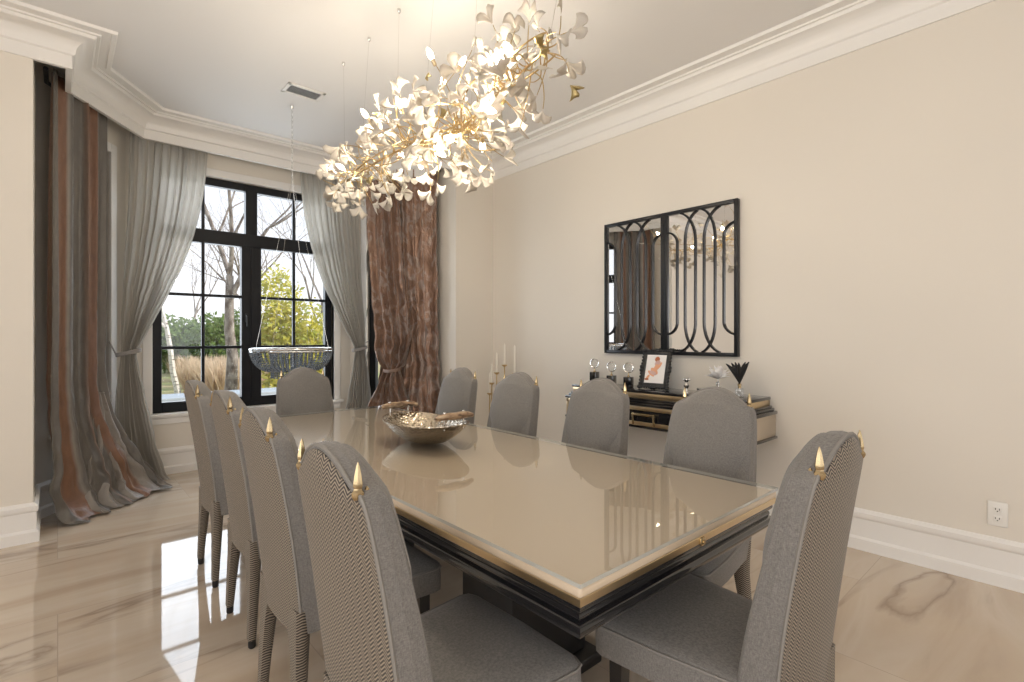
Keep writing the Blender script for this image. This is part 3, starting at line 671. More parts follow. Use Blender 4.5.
for y0, y1 in ((-HW + .02, -.29), (-.27, .27), (.29, HW - .02)):
    d = MB(); w_ = .028
    for a in ((y0, y0 + w_, .022, .164), (y1 - w_, y1, .022, .164), (y0, y1, .022, .022 + w_), (y0, y1, .164 - w_, .164)): d.bb(D - .006, D + .014, *a, .003)
    dr = tag(d.build('drawer', M['champagne'], cs, 30), 'drawer front with champagne frame')
    MB().bb(D + .002, D + .012, y0 + w_, y1 - w_, .022 + w_, .164 - w_).build('inset_panel', M['black'], dr, 0)
    yc = (y0 + y1) / 2; h = MB()
    for s_ in (-1, 1):
        yy = yc + s_ * .09; h.bb(D - .03, D - .018, yy - .008, yy + .008, .03, .118, .003); h.bb(D - .03, D + .004, yy - .007, yy + .007, .098, .114, .002)
    h.bb(D - .032, D - .02, yc - .10, yc + .10, .100, .116, .003)
    h.build('handle', M['gold'], dr)
ZT = .605 + .283
def on_console(px, xw):
    """point on the console's top seen at picture column px, at distance xw from the wall"""
    r_ = (px - 512) / 510; d = Vector((math.sin(YAW) + math.cos(YAW) * r_, math.cos(YAW) - math.sin(YAW) * r_))
    x = XR - xw; return (x, x / d.x * d.y, ZT)
for px, xw, h_, lab in ((594.5, .15, .105, 'leftmost and farthest of three black ornaments topped by a glass disc'), (611.5, .16, .085, 'middle one of three black ornaments topped by a glass disc'), (628.5, .19, .085, 'black glass-disc ornament nearest the picture frame')):
    o = thing('disc_ornament', lab, 'ornament', on_console(px, xw), .2, 'glass disc ornaments on the console')
    MB().bb(-.032, .032, -.032, .032, 0, h_, .003).build('base', M['black'], o, 30)
    MB().lathe([(.014, h_), (.010, h_ + .008), (.005, h_ + .014), (.004, h_ + .03), (.009, h_ + .036)], 12).build('stem', M['gold'], o)
    rm = MB(); R_ = .040; cz = h_ + .035 + R_
    rm.tube([(0, R_ * math.cos(a), cz + R_ * math.sin(a)) for a in [2 * PI * i / 28 for i in range(28)]], .0055, 8, True, True)
    rmo = rm.build('ring', M['silver'], o)
    MB().lathe([(.002, -.012), (.022, -.009), (.037, 0), (.022, .009), (.002, .012)], 28, (0, 0, cz), Matrix.Rotation(PI / 2, 3, 'Y')).build('disc', M['crystal'], rmo, 20)
# picture frame
pf = thing('picture_frame', 'ornate black picture frame with a figure drawing, leaning on the console', 'picture frame', Vector(on_console(653, .21)) + Vector((0, 0, .012)), .12)
tilt = Matrix.Rotation(math.radians(17), 4, 'Y')
f = MB(); W, H = .235, .30
for a in ((-W / 2, -W / 2 + .036, 0, H), (W / 2 - .036, W / 2, 0, H), (-W / 2, W / 2, 0, .036), (-W / 2, W / 2, H - .036, H)):
    f.box((0, (a[0] + a[1]) / 2, (a[2] + a[3]) / 2 + .004), (.022, a[1] - a[0], a[3] - a[2]), .006, tilt)
for i in range(44):
    t_ = i / 44 * 4; s_, u = int(t_), t_ - int(t_)
    y, z = [(-W / 2 + W * u, 0), (W / 2, H * u), (W / 2 - W * u, H), (-W / 2, H - H * u)][s_]
    big = 1.6 if abs(u - .5) < .08 or u < .06 else 1
    c = tilt @ Vector((-.006, y * .985, z * .985 + .006)); f.sphere(c, .0115 * big, 8, 6)
for s_ in (-1, 1): f.tube([tilt @ Vector((.01, s_ * .05, .2)), (.10, s_ * .04, .008)], .006, 6)
f.build('frame', M['black_matt'], pf, 50)
MB().box((-.002, 0, H / 2), (.006, W - .06, H - .06), 0, tilt).build('print', M['paper'], pf, 0)
fg = MB()
def blob(y, z, ry, rz, ang, mi):
    fg.cur = mi; xo = -.0056 - .00025 * (len(fg.v) // 15); fg.add([tilt @ Vector((xo, y + ry * math.cos(a) * math.cos(ang) - rz * math.sin(a) * math.sin(ang), z + ry * math.cos(a) * math.sin(ang) + rz * math.sin(a) * math.cos(ang))) for a in [2 * PI * i / 14 for i in range(14)]] +
           [tilt @ Vector((xo, y, z))] , [[i, (i + 1) % 14, 14] for i in range(14)])
# the drawing: a seated dancer-like figure in peach washes
for y, z, ry, rz, a, mi in ((-.012, .225, .013, .016, 0, 0), (-.008, .232, .018, .020, .3, 1), (-.016, .195, .022, .026, .2, 2), (-.008, .165, .016, .026, .3, 0), (.006, .135, .018, .034, -.9, 0), (.030, .115, .011, .032, -.9, 0), (.054, .085, .009, .022, .6, 0), (.062, .068, .017, .007, 0, 1), (-.034, .18, .008, .03, .5, 0), (.014, .12, .028, .014, .4, 2)): blob(y, z, ry * 1.15, rz * 1.1, a, mi)
fg.build('drawing', [M['peach'], M['rust'], M['rose']], pf, 0)
# small silver figurine and low dish
fo = thing('silver_figurine', 'small silver figurine with a flared top beside the picture frame', 'figurine', on_console(686.5, .22))
fm = MB(); fm.lathe([(.026, 0), (.026, .006), (.014, .012), (.009, .03), (.018, .045), (.021, .058), (.012, .07), (.008, .078), (.016, .088), (.020, .094), (.004, .096)], 18)
fm.build('stem', M['silver'], fo)
t_ = MB()
for i in range(5):
    a = 2 * PI * i / 5; t_.sphere((.019 * math.cos(a), .019 * math.sin(a), .100), .010, 8, 6)
t_.build('crown', M['silver'], fo)
di = tag(MB().lathe([(.018, 0), (.020, .004), (.010, .012), (.024, .03), (.027, .044), (.025, .046), (.008, .048)], 18, (0, 0, 0)).build('lidded_jar', M['silver'], None), 'tiny silver lidded jar right of the figurine', 'jar')
di.location = on_console(700.5, .24)
def bottle(px, xw, flower, label):
    o = thing('flower_bottle', label, 'bottle', on_console(px, xw), .4)
    MB().bb(-.026, .026, -.026, .026, 0, .062, .005).build('bottle_body', M['crystal'], o, 30)
    MB().lathe([(.010, .062), (.010, .074), (.013, .078), (.013, .090), (.006, .096)], 14).build('neck', M['silver'] if flower == 'white' else M['gold'], o)
    fl = MB(); R2 = random.Random(px)
    if flower == 'white':
        for i in range(34):
            a = 2.4 * i; el = .35 + 1.15 * (i % 7) / 7; Lp = .085 + .03 * R2.random(); d = Vector((math.cos(a) * math.cos(el), math.sin(a) * math.cos(el), math.sin(el)))
            sd = d.cross(Vector((0, 0, 1))).normalized(); c = Vector((0, 0, .115))
            pts = [c, c + d * Lp * .35 + sd * .018, c + d * Lp * .75 + sd * .02, c + d * Lp - Vector((0, 0, .01)), c + d * Lp * .75 - sd * .02, c + d * Lp * .35 - sd * .018]
            mid_ = c + d * Lp * .55 + Vector((0, 0, .008)); fl.add(pts + [mid_], [[j, (j + 1) % 6, 6] for j in range(6)])
        fl.tube([(0, 0, .09), (0, 0, .125)], .004, 6)
    else:
        for i in range(9):
            a = 2 * PI * i / 9 + .3; le = .13 + .04 * R2.random(); spread = .25 + .30 * (i % 3) / 2
            c0 = Vector((0, 0, .09)); d = Vector((math.cos(a), math.sin(a), 0)); n_ = 8; pts = []; rs = []
            for j in range(n_ + 1):
                u = j / n_; pts.append(c0 + d * (le * spread * u ** 1.5) + Vector((0, 0, le * (u - .22 * u ** 3 * spread)))); rs.append(.0025 + .013 * math.sin(PI * min(1, u * 1.02)) ** .8)
            fl.tube(pts, rs, 6)
    o2 = fl.build('feather_flower', M['white_feather'] if flower == 'white' else M['black_feather'], o, 60)
    md = o2.modifiers.new('thickness', 'SOLIDIFY'); md.thickness = .0012
bottle(718, .20, 'white', 'clear square bottle with a white feather flower on the console')
bottle(739.5, .20, 'black', 'clear square bottle with black feathers at the console end')

# ------------------------------------------------------------------ candle stand in the corner
cd = thing('candle_stand', 'slender brass floor candle stand in the far corner', 'candle stand', (3.43, 4.03, 0))
cb = MB(); cb.lathe([(.16, 0), (.16, .012), (.14, .02), (.02, .03), (.012, .06)], 28); cb.build('base', M['brass_stem'], cd)
for i, (x, y, z, L) in enumerate(((3.36, 4.12, .718, .205), (3.33, 4.05, .832, .19), (3.43, 4.09, .93, .20), (3.46, 4.0, 1.014, .21), (3.51, 3.90, .93, .28))):
    lx, ly = x - 3.43, y - 4.03
    s_ = MB(); s_.tube(cr([(lx * .15, ly * .15, .03), (lx * .6, ly * .6, .12), (lx, ly, .3), (lx, ly, z - .06), (lx, ly, z - .025)], 4), .0058, 8)
    so = s_.build('stem', M['brass_stem'], cd)
    MB().lathe([(.004, z - .028), (.010, z - .022), (.026, z - .010), (.030, z - .006), (.030, z), (.013, z - .002), (.013, z)], 16, (lx, ly, 0)).build('cup', M['brass_stem'], so)
    c_ = tag(MB().lathe([(.0105, 0), (.0100, L * .6), (.0085, L - .004), (.003, L), (.001, L + .012)], 12).build('taper_candle', M['candle'], None),
             ['lowest white taper candle at the left of the stand', 'second lowest white taper on the stand', 'white taper just left of the tallest one', 'tallest standing white taper on the candle stand', 'white taper at the right of the stand beside the wall'][i], 'candle', 'taper candles on the floor stand')
    c_.location = (x, y, z)

# ------------------------------------------------------------------ outlet, vent
ou = thing('wall_outlet', 'white duplex power outlet low on the right wall', 'outlet', (XR, .303, .371))
MB().bb(-.008, 0, -.040, .040, -.064, .064, .005, 3).build('cover_plate', M['white_plastic'], ou, 40)
for s_ in (-1, 1):
    rc = MB().box((-.009, 0, s_ * .024), (.004, .032, .030), .0015).build('socket', M['white_plastic'], ou, 30)
    sl_ = MB(); sl_.bb(-.0118, -.0105, -.009, -.006, s_ * .024 - .002, s_ * .024 + .008); sl_.bb(-.0118, -.0105, .006, .009, s_ * .024 - .002, s_ * .024 + .008); sl_.lathe([(.003, -.0006), (.003, .0006)], 10, (-.0112, 0, s_ * .024 - .008), Matrix.Rotation(PI / 2, 3, 'Y')); sl_.build('slots', M['dark_slot'], rc, 0)
ve = thing('ceiling_vent', 'white louvred air vent in the ceiling above the window end', 'vent', (1.50, 4.24, ZC))
v_ = MB(); VW, VH = .30, .19
for a in ((-VW / 2, VW / 2, -VH / 2, -VH / 2 + .028), (-VW / 2, VW / 2, VH / 2 - .028, VH / 2), (-VW / 2, -VW / 2 + .028, -VH / 2, VH / 2), (VW / 2 - .028, VW / 2, -VH / 2, VH / 2)): v_.bb(*a, -.010, 0, .003)
v_.build('frame', M['white_plastic'], ve, 30)
s_ = MB()
for i in range(17):
    x = -VW / 2 + .036 + i * (VW - .072) / 16; s_.box((0, 0, 0), (.0075, VH - .05, .0014), 0, Matrix.Translation((x, 0, -.005)) @ Matrix.Rotation(-1.1, 4, 'Y'))
s_.build('louvres', M['white_plastic'], ve, 0)
MB().bb(-VW / 2 + .02, VW / 2 - .02, -VH / 2 + .02, VH / 2 - .02, -.0015, -.0005).build('duct_opening', M['dark_slot'], ve, 0)

# ------------------------------------------------------------------ beaded pendant in the bay
PX, PY = 1.515, 4.56
pe = thing('bead_pendant', 'beaded basket pendant hanging on a chain before the window', 'pendant lamp', (PX, PY, ZC))
MB().lathe([(.016, 0), (.016, -.004), (.010, -.02), (.005, -.03)], 20).build('ceiling_cap', M['silver'], pe)
ch = MB(); z = -.03; i = 0
while z > -.62:
    pts = [(.006 * math.cos(a), 0, z - .012 + .014 * math.sin(a)) for a in [2 * PI * q / 10 for q in range(10)]]
    if i % 2: pts = [(y, x, zz) for x, y, zz in pts]
    ch.tube(pts, .0022, 5, True, True); z -= .022; i += 1
ch.build('chain', M['silver'], pe)
wi = MB(); RZ = 1.196 - ZC; RR = .325
for q in range(4):
    a = PI / 4 + q * PI / 2; wi.tube([(0, 0, z), (RR * math.cos(a), RR * math.sin(a), RZ)], .0012, 5)
wi.build('wires', M['silver'], pe)
ri = MB(); ri.tube([(RR * math.cos(a), RR * math.sin(a), RZ) for a in [2 * PI * q / 40 for q in range(40)]], .010, 8, True, True); ri.tube([(RR * math.cos(a), RR * math.sin(a), RZ - .02) for a in [2 * PI * q / 40 for q in range(40)]], .006, 6, True, True)
ri.tube([(.17 * math.cos(a), .17 * math.sin(a), RZ - .02) for a in [2 * PI * q / 30 for q in range(30)]], .005, 6, True, True)
ri.build('rim', M['silver'], pe)
bd = MB()
def bead(p, r_): 
    p = Vector(p); bd.add([p + Vector(o) * r_ for o in ((1, 0, 0), (0, 1, 0), (-1, 0, 0), (0, -1, 0), (0, 0, 1), (0, 0, -1))], [[0, 1, 4], [1, 2, 4], [2, 3, 4], [3, 0, 4], [1, 0, 5], [2, 1, 5], [3, 2, 5], [0, 3, 5]])
for q in range(44):
    a = 2 * PI * q / 44
    for j in range(12):
        u = j / 11; r_ = RR - (RR - .17) * u ** 1.7; zz = RZ - .03 - .155 * math.sin(u * PI / 2) ** 1.1
        bead((r_ * math.cos(a), r_ * math.sin(a), zz), .0115)
for q in range(26):
    a = 2 * PI * q / 26
    for j in range(13): bead((.165 * math.cos(a), .165 * math.sin(a), RZ - .03 - j * .0175), .0105)
o = bd.build('bead_strands', M['bead'], pe, 0); o['kind'] = 'stuff'

# ------------------------------------------------------------------ ginkgo chandelier over the table
CX = 1.50
cz = thing('ginkgo_chandelier', 'long branch chandelier of white ginkgo leaves and lit bulbs over the table', 'chandelier', (CX, 2.4, ZC))
O = Vector((CX, 2.4, ZC))
def ray_at(px, py, x):
    """world point seen in the photograph at (px, py), in the vertical plane X = x"""
    r_ = (px - 512) / 510; dx = math.sin(YAW) + math.cos(YAW) * r_; dy = math.cos(YAW) - math.sin(YAW) * r_; t_ = x / dx
    return Vector((x, dy * t_, EYE + (337 - py) / 510 * t_))
R1 = random.Random(11)
spine = [ray_at(*p) for p in ((345, 182, 1.52), (372, 165, 1.46), (400, 150, 1.54), (430, 138, 1.47), (455, 132, 1.52), (476, 116, 1.48), (500, 92, 1.53), (522, 72, 1.49), (548, 48, 1.5))]
SP = cr(spine, 8)
def gink(scale, seed, cupped=.35):
    """one ginkgo leaf: fan with a notch, curled; stalk at the origin, fan along +y; returns verts, faces"""
    r3 = random.Random(seed); nu, nv = 12, 5; vs = []; notch = .35 + .3 * r3.random(); half = 1.0 + .25 * r3.random()
    for j in range(nv + 1):
        v = j / nv
        for i in range(nu + 1):
            u = -1 + 2 * i / nu; ang = u * half * (.35 + .65 * v)
            rim = 1 - notch * math.exp(-(u / .16) ** 2) + .05 * math.sin(u * 9 + seed) - .16 * abs(u) ** 3
            rr = (.10 + .90 * v * rim)
            vs.append(Vector((math.sin(ang) * rr * .78, math.cos(ang) * rr * .95 , cupped * (u * u * .35 * v + .35 * v * v) + .05 * v * math.sin(u * 7 + seed))) * scale)
    fs = [[j * (nu + 1) + i, j * (nu + 1) + i + 1, (j + 1) * (nu + 1) + i + 1, (j + 1) * (nu + 1) + i] for j in range(nv) for i in range(nu)]
    return vs, fs
def frame_from(dirv, roll):
    y = dirv.normalized(); x = y.orthogonal().normalized(); zz = x.cross(y); m_ = Matrix((x, y, zz)).transposed()
    return m_ @ Matrix.Rotation(roll, 3, 'Y')
leaf_spots = []
# the open far end of the branch: every leaf where it hangs in the photograph
for p in ((493, 25), (497, 36), (508, 32), (515, 30), (529, 25, 1.1), (561, 16), (556, 32), (568, 32, 1.1), (546, 48, 1), (566, 60, 1.15), (569, 72, .9), (541, 65), (530, 82), (524, 110, 1.1), (543, 109, .8), (537, 95, .8), (533, 46), (478, 54), (472, 50, .8), (482, 52), (459, 74, 1.2), (504, 80, 1.2), (486, 92, 1.4), (520, 127, .9), (485, 112, 1.2), (493, 140, .9), (505, 60, 1), (540, 28, .8), (512, 84, 1.1), (468, 160, 1.1), (459, 168), (463, 178, .9), (452, 160, 1.2), (437, 182, 1), (431, 190, 1), (400, 95, 1.1), (424, 95, 1.2), (382, 115), (408, 175, 1), (330, 178), (337, 188, 1.1), (333, 200, 1.1), (340, 203, .9), (360, 205, 1), (372, 203, 1.1), (390, 195, 1.2), (400, 192, 1), (352, 176), (347, 152, 1), (365, 152, 1.1), (388, 150, 1.2), (371, 140), (395, 136, 1.2)):
    leaf_spots.append((ray_at(p[0], p[1], CX + R1.uniform(-.16, .16)), p[2] if len(p) > 2 else 1))
while len(leaf_spots) < 205:
    i = int(len(SP) * (R1.random() ** 1.15) * .86); c = SP[min(i, len(SP) - 1)]
    far = i / len(SP); rad = .11 + .16 * math.sin(PI * min(1, far * 1.15 + .1))
    d = Vector((R1.gauss(0, 1), R1.gauss(0, .6), R1.gauss(0, .9))); d = d.normalized() * rad * (.45 + .75 * R1.random())
    if d.z > 0 and far < .3: d.z *= .6
    leaf_spots.append((c + d + Vector((0, 0, .02)), R1.uniform(.85, 1.25)))
bulbs = [ray_at(px, py, CX + dx) for px, py, dx in ((432.6, 59.7, -.12), (443, 84.5, .05), (401, 108, -.10), (368, 118, -.16), (380, 130, -.04), (348.7, 161, .1), (344, 169, -.08), (452, 140, -.14), (436.5, 151, .0), (421, 161, -.1), (511.6, 55.5, -.10), (498.7, 67.7, 0), (496, 108, -.05), (494, 89, .12), (460, 66, .15), (482.6, 142, .02), (400, 157, .1))]
br = MB()
def attach(p, bend=.05):
    """a thin curved twig from the nearest stretch of the main branch to p; returns arriving direction"""
    best = min(SP, key=lambda q: (q - p).length + .10 * R1.random()); d = p - best
    side = Vector((R1.uniform(-1, 1), R1.uniform(-1, 1), R1.uniform(-1, 1))).normalized() * min(bend, d.length * .25)
    pts = [best, best + d * .35 + side, best + d * .75 + side * .6, p]
    c = cr(pts, 4); br.tube([q - O for q in c], [.0034 - .0018 * i / (len(c) - 1) for i in range(len(c))], 5)
    return (c[-1] - c[-3]).normalized()
# main stems and the big hoop of the frame
br.tube([q - O for q in SP], .0052, 6)
off1 = [q + Vector((.06 * math.sin(i * .21), 0, .07 * math.cos(i * .17))) for i, q in enumerate(SP)]; br.tube([q - O for q in off1], .0036, 6)
off2 = [q + Vector((-.08 * math.sin(i * .13 + 1), 0, -.06 * math.cos(i * .15))) for i, q in enumerate(SP)]; br.tube([q - O for q in off2], .0036, 6)
arc = cr([ray_at(px, py, 1.44) for px, py in ((490, 66), (474, 80), (464, 98), (461, 116), (464, 138), (476, 150), (500, 149))], 6); br.tube([q - O for q in arc], .0042, 6)
leafs = []
for i, (p, sc) in enumerate(leaf_spots):
    ad = attach(p); ad = (ad + Vector((R1.gauss(0, .5), R1.gauss(0, .5), R1.gauss(0, .45)))).normalized()
    vs, fs = gink(.088 * sc, i, .25 + .5 * R1.random()); F = frame_from(ad, R1.uniform(0, 2 * PI))
    leafs.append((p, [F @ v for v in vs], fs, sc))
bulb_dirs = []
for p in bulbs: bulb_dirs.append((attach(p, .03) + Vector((0, 0, .35))).normalized())
# three dark bronze buds / gilt leaves at the near end
tag(br.build('branches', M['brass_stem'], cz, 60), 'thin brass branches')
order = sorted(range(len(leafs)), key=lambda i: leafs[i][0].length / leafs[i][3])
rest = MB()
for rank, i in enumerate(order):
    p, vs, fs, sc = leafs[i]
    if rank < 100:
        mb = MB(); mb.add(vs, fs); o = mb.build('leaf', M['leaf_white'], cz, 70); o.location = p - O
        md = o.modifiers.new('thickness', 'SOLIDIFY'); md.thickness = .0022
    else: rest.add([v + p - O for v in vs], fs)
o = rest.build('leaves', M['leaf_white'], cz, 70); o['kind'] = 'stuff'; md = o.modifiers.new('thickness', 'SOLIDIFY'); md.thickness = .0022
M['gilt'] = mat('antique_gilt', (.36, .28, .13), .35, .85)
k = NT(M['gilt']); k.bump(k.noise(k.coord(), 70, 3), .8, .004)
for px, py, sc in ((547, 50, .9), (551, 47, .7), (569, 85, .8), (495, 97, .7), (438, 118, .8), (392, 125, .7), (381, 112, .8), (372, 185, .7), (430, 72, .6)):
    p = ray_at(px, py, CX - .05); vs, fs = gink(.075 * sc, int(px), .9); F = frame_from(Vector((R1.uniform(-1, 1), R1.uniform(-1, 1), R1.uniform(-.6, .6))), R1.uniform(0, 6))
    mb = MB(); mb.add([F @ v for v in vs], fs); o = tag(mb.build('gilt_leaf', M['gilt'], cz, 70), 'curled gilt leaf'); o.location = p - O
    md = o.modifiers.new('thickness', 'SOLIDIFY'); md.thickness = .002
for p, d in zip(bulbs, bulb_dirs):
    F = frame_from(d, 0) @ Matrix.Rotation(-PI / 2, 3, 'X')
    s_ = MB().lathe([(.009, -.030), (.010, -.028), (.010, 0), (.007, .001)], 10, (0, 0, 0), F).build('socket', M['champagne'], cz); s_.location = p - O
    MB().lathe([(.007, .0), (.012, .008), (.0155, .022), (.0145, .036), (.009, .052), (.002, .062)], 12, (0, 0, 0), F).build('bulb', M['bulb'], s_)
for y in (3.59, 3.18, 2.78, 2.38, 1.98, 1.58, 1.30):
    tgt = min(SP, key=lambda q: abs(q.y - y) + .0)
    c = MB(); c.tube([Vector((1.555, y, ZC)) - O, tgt - O], .0011, 5); co2 = c.build('cable', M['silver'], cz)
    MB().lathe([(.011, 0), (.011, -.016), (.004, -.026)], 12, Vector((1.555, y, ZC)) - O).build('cable_anchor', M['silver'], co2)

# ------------------------------------------------------------------ outside the window
GZ = -.55
gp = MB(); gp.grid(lambda u, v: Vector((-45 + 110 * u, 6.2 + 70 * v, GZ + .9 * v * v + .10 * noise.noise(Vector((u * 30, v * 22, 0))))), 60, 50); struct(gp.build('ground_lawn', M['lawn'], None, 60))
tw = MB(); tw.bb(-4, 12, 8.6, 9.1, GZ - .1, .36, .0); tw.bb(-4, 12, 8.52, 9.2, .36, .44, .01); struct(tw.build('garden_wall', M['bluestone'], None, 30))
hl = MB(); hl.grid(lambda u, v: Vector((-60 + 180 * u, 74 + 6 * v, GZ + (2.6 + 1.2 * noise.noise(Vector((u * 40, 0, 0))) + 1.2 * noise.noise(Vector((u * 150, 3, 0)))) * v)), 160, 5); struct(hl.build('treeline_hill', M['hill'], None, 60))
def out_at(px, Y):
    r_ = (px - 512) / 510; dx = math.sin(YAW) + math.cos(YAW) * r_; dy = math.cos(YAW) - math.sin(YAW) * r_; return dx / dy * Y
def tree(px, Y, h, r0, seed, material, label, lean=0, levels=5, fork=None, group=None):
    R = random.Random(seed); o = thing('bare_tree', label, 'tree', (out_at(px, Y), Y, GZ - .1), 0, group); tr_ = MB(); tw_ = MB()
    def grow(p, d, L, r_, lv):
        n_ = 5; pts = [p]; q = p.copy(); dd = d.copy()
        for i in range(n_):
            dd = (dd + Vector((R.gauss(0, .09), R.gauss(0, .09), R.gauss(.02, .05)))).normalized(); q = q + dd * (L / n_); pts.append(q.copy())
        rs = [r_ * (1 - .45 * i / n_) for i in range(n_ + 1)]
        (tr_ if lv >= levels - 1 else tw_).tube(pts, rs, 6 if lv > 2 else 4, False)
        if lv <= 0: return
        for i in range(3 if lv > 2 else 3):
            t_ = R.choice((2, 3, 4, 5)) if i else 5
            a = R.uniform(0, 2 * PI); sp = R.uniform(.35, .8)
            nd = (dd + dd.orthogonal().normalized() * math.cos(a) * sp + dd.cross(dd.orthogonal()).normalized() * math.sin(a) * sp + Vector((0, 0, .12))).normalized()
            grow(pts[t_], nd, L * R.uniform(.58, .78), rs[t_] * .66, lv - 1)
    grow(Vector((0, 0, 0)), Vector((lean, 0, 1)).normalized(), h * .42, r0, levels)
    tr_.build('trunk', material, o, 60); tw_.build('branches', material, o, 60)
tree(229, 15, 8.5, .17, 6, M['bark'], 'thick mottled bare tree in the middle of the left window half', -.01)
tree(236, 32, 12, .17, 8, M['bark'], 'slim bare tree close behind the thick mottled one', .10)
tree(177, 15.5, 6.5, .085, 5, M['birch'], 'white birch trunk at the left edge of the window', .12)
tree(272, 24, 10, .14, 12, M['bark'], 'bare tree rising behind the yellow-green shrub', -.05)
tree(322, 17, 7.5, .10, 21, M['bark'], 'bare tree at the right edge of the window', .02)
tree(186, 44, 11, .13, 31, M['bark'], 'distant bare tree between birch and evergreens', .04)
def leaf_mass(mb, c, rad, n_, size, R, flat=1):
    for _ in range(n_):
        d = Vector((R.gauss(0, 1), R.gauss(0, 1), R.gauss(0, 1))).normalized() * (R.random() ** .4)
        p = Vector((c[0] + d.x * rad[0], c[1] + d.y * rad[1], c[2] + d.z * rad[2]))
        a = Vector((R.gauss(0, 1), R.gauss(0, 1), R.gauss(0, 1))).normalized(); b_ = a.orthogonal().normalized(); L = size * R.uniform(.7, 1.3)
        mb.add([p, p + a * L * .5 + b_ * L * .28, p + a * L, p + a * L * .5 - b_ * L * .28], [[0, 1, 2, 3]])
def shrub(name, label, cat, px, Y, rad, n_, size, material, seed, lobes=6, group=None, z=GZ):
    R = random.Random(seed); o = thing(name, label, cat, (out_at(px, Y), Y, z - .05), 0, group); f_ = MB(); s_ = MB()
    for i in range(lobes):
        a = 2 * PI * i / lobes + R.random(); c = (rad[0] * .5 * math.cos(a), rad[1] * .5 * math.sin(a), rad[2] * R.uniform(.6, 1.3))
        leaf_mass(f_, c, (rad[0] * .6, rad[1] * .6, rad[2] * .62), n_ // lobes, size, R); s_.tube([(0, 0, 0), (c[0] * .5, c[1] * .5, c[2] * .6), c], [.03, .02, .01], 5)
    leaf_mass(f_, (0, 0, rad[2] * .5), (rad[0] * .8, rad[1] * .8, rad[2] * .55), n_ // 4, size, R)
    f_.build('foliage', material, o, 0); s_.build('stem', M['bark'], o)
shrub('garden_shrub', 'big yellow-green variegated shrub outside the right window half', 'shrub', 300, 11.0, (1.02, .7, 1.8), 6500, .12, M['yellow_leaf'], 4, 8)
shrub('garden_shrub', 'low yellow-green shrub outside at the right edge of the window', 'shrub', 336, 13.2, (.8, .6, 1.7), 2600, .11, M['yellow_leaf'], 14, 6)
shrub('evergreen_bush', 'dark evergreen bush left of the window muntin, by the birch', 'shrub', 192, 30, (2.2, 1.8, 1.75), 4600, .24, M['green_leaf'], 24, 7)
shrub('evergreen_bush', 'rounded evergreen right of the muntin in the left window half', 'shrub', 218, 27, (1.5, 1.2, 1.8), 3600, .21, M['green_leaf'], 34, 6)
shrub('evergreen_bush', 'small far evergreen at the left edge of the window', 'shrub', 168, 36, (2.0, 1.5, 1.1), 1800, .24, M['green_leaf'], 44, 6)
R = random.Random(99)
for i, (px, Y, lab) in enumerate(((202, 24.5, 'tan dry grass clump left of the thick tree'), (214, 20.5, 'tan dry grass clump at the foot of the rounded evergreen'), (238, 18.5, 'tan dry grass clump right of the thick tree'), (224, 22.6, 'tan dry grass clump behind the thick tree'))):
    o = MB()
    for _ in range(900):
        a = R.uniform(0, 2 * PI); r_ = R.random() ** .6 * .9; b_ = Vector((r_ * math.cos(a), r_ * math.sin(a) * .6, 0)); h_ = R.uniform(.65, 1.2); d = Vector((math.cos(a) * .25 + R.gauss(0, .15), math.sin(a) * .25 + R.gauss(0, .15), 1)) * h_
        sd = Vector((R.gauss(0, 1), R.gauss(0, 1), 0)).normalized() * .022
        o.add([b_ - sd, b_ + sd, b_ + d * .65 + sd * .8, b_ + d, b_ + d * .65 - sd * .8], [[0, 1, 2, 3, 4]])
    q = tag(o.build('grass_clump', M['tan_grass'], None, 0), lab, 'ornamental grass', 'dry grass clumps in the garden'); q.location = (out_at(px, Y), Y, GZ - .02)

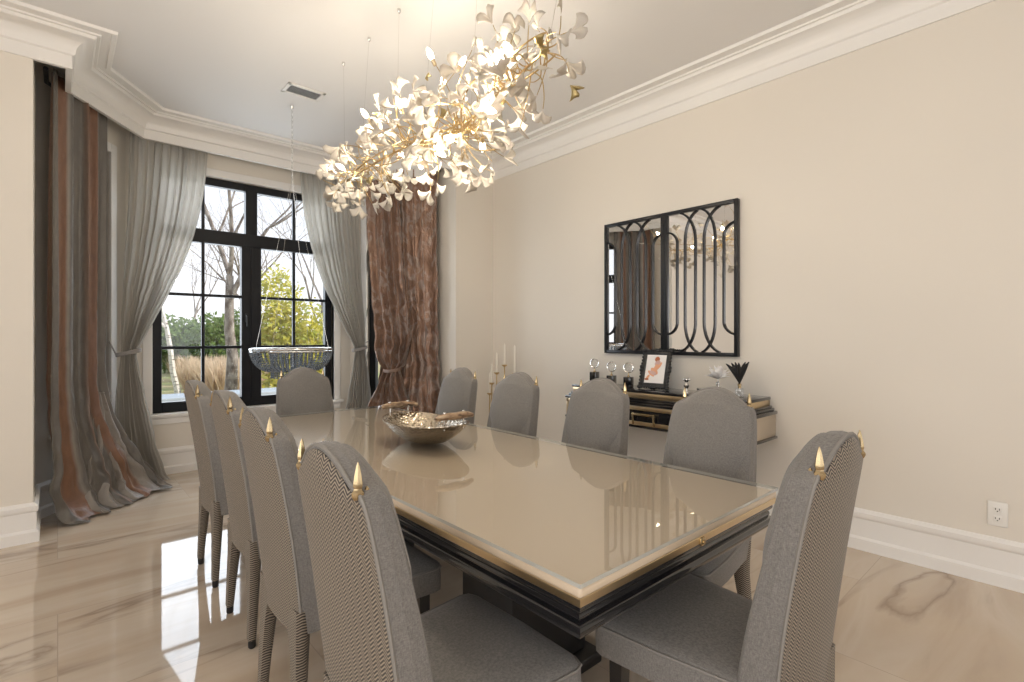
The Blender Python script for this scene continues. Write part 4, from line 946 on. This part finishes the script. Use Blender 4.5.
# ------------------------------------------------------------------ light
W = bpy.data.worlds.new('sky'); bpy.context.scene.world = W; W.use_nodes = True; t = W.node_tree
bg = t.nodes['Background']; tc = t.nodes.new('ShaderNodeTexCoord'); sp = t.nodes.new('ShaderNodeSeparateXYZ'); rp = t.nodes.new('ShaderNodeValToRGB')
e = rp.color_ramp.elements; e[0].position = .0; e[0].color = (.93, .93, .95, 1); e[1].position = .55; e[1].color = (.72, .83, 1.0, 1)
t.links.new(tc.outputs['Generated'], sp.inputs[0]); t.links.new(sp.outputs['Z'], rp.inputs[0]); t.links.new(rp.outputs[0], bg.inputs[0]); bg.inputs[1].default_value = 1.25
def lamp(name, typ, loc, rot, energy, col, **kw):
    l_ = bpy.data.lights.new(name, typ); l_.energy = energy; l_.color = col
    for k_, v in kw.items(): setattr(l_, k_, v)
    o = bpy.data.objects.new(name, l_); C.objects.link(o); o.location = loc; o.rotation_euler = rot; return o
s = lamp('sun', 'SUN', (20, -10, 20), (0, 0, 0), 3.6, (1, .93, .80), angle=.01)
s.rotation_euler = Vector((-.75, .45, -.55)).to_track_quat('-Z', 'Y').to_euler()
def rect_lamp(name, loc, d, w_, h_, en, col=(.93, .96, 1)):
    return lamp(name, 'AREA', loc, Vector(d).to_track_quat('-Z', 'Y').to_euler(), en, col, shape='RECTANGLE', size=w_, size_y=h_)
rect_lamp('bay_window_daylight', (1.525, 6.05, 1.75), (0, -1, -.05), 1.6, 2.2, 48, (.82, .91, 1))
for i, y in enumerate((4.456 - 2.8, 4.456 - 6.1)): rect_lamp('left_added_fill', (XL + .02, y, 1.5), (1, 0, 0), 2.3, 2.3, (30, 80)[i], (1, .97, .94))  # added fill lamps, set in front of the invented left windows
for i, x in enumerate((XL - .16 + 2.5, XL - .16 + 5.5)): rect_lamp('back_added_fill', (x, YB + .02, 1.5), (0, 1, 0), 2.1, 2.3, 12, (1, .97, .94))  # weaker fill added behind the camera, at the made-up back windows
for p, d in zip(bulbs, bulb_dirs): lamp('bulb_filament', 'POINT', p + d * .028, (0, 0, 0), 5.2, (1, .88, .71), shadow_soft_size=.010)

sc = bpy.context.scene
sc.view_settings.view_transform = 'Standard'; sc.view_settings.look = 'None'; sc.view_settings.exposure = .14; sc.view_settings.gamma = 1; sc.view_settings.use_curve_mapping = False
sc.cycles.max_bounces = 10; sc.cycles.diffuse_bounces = 5; sc.cycles.glossy_bounces = 5; sc.cycles.transparent_max_bounces = 12
sc.cycles.sample_clamp_indirect = 6; sc.cycles.caustics_reflective = False; sc.cycles.caustics_refractive = False
sc.cycles.use_denoising = True
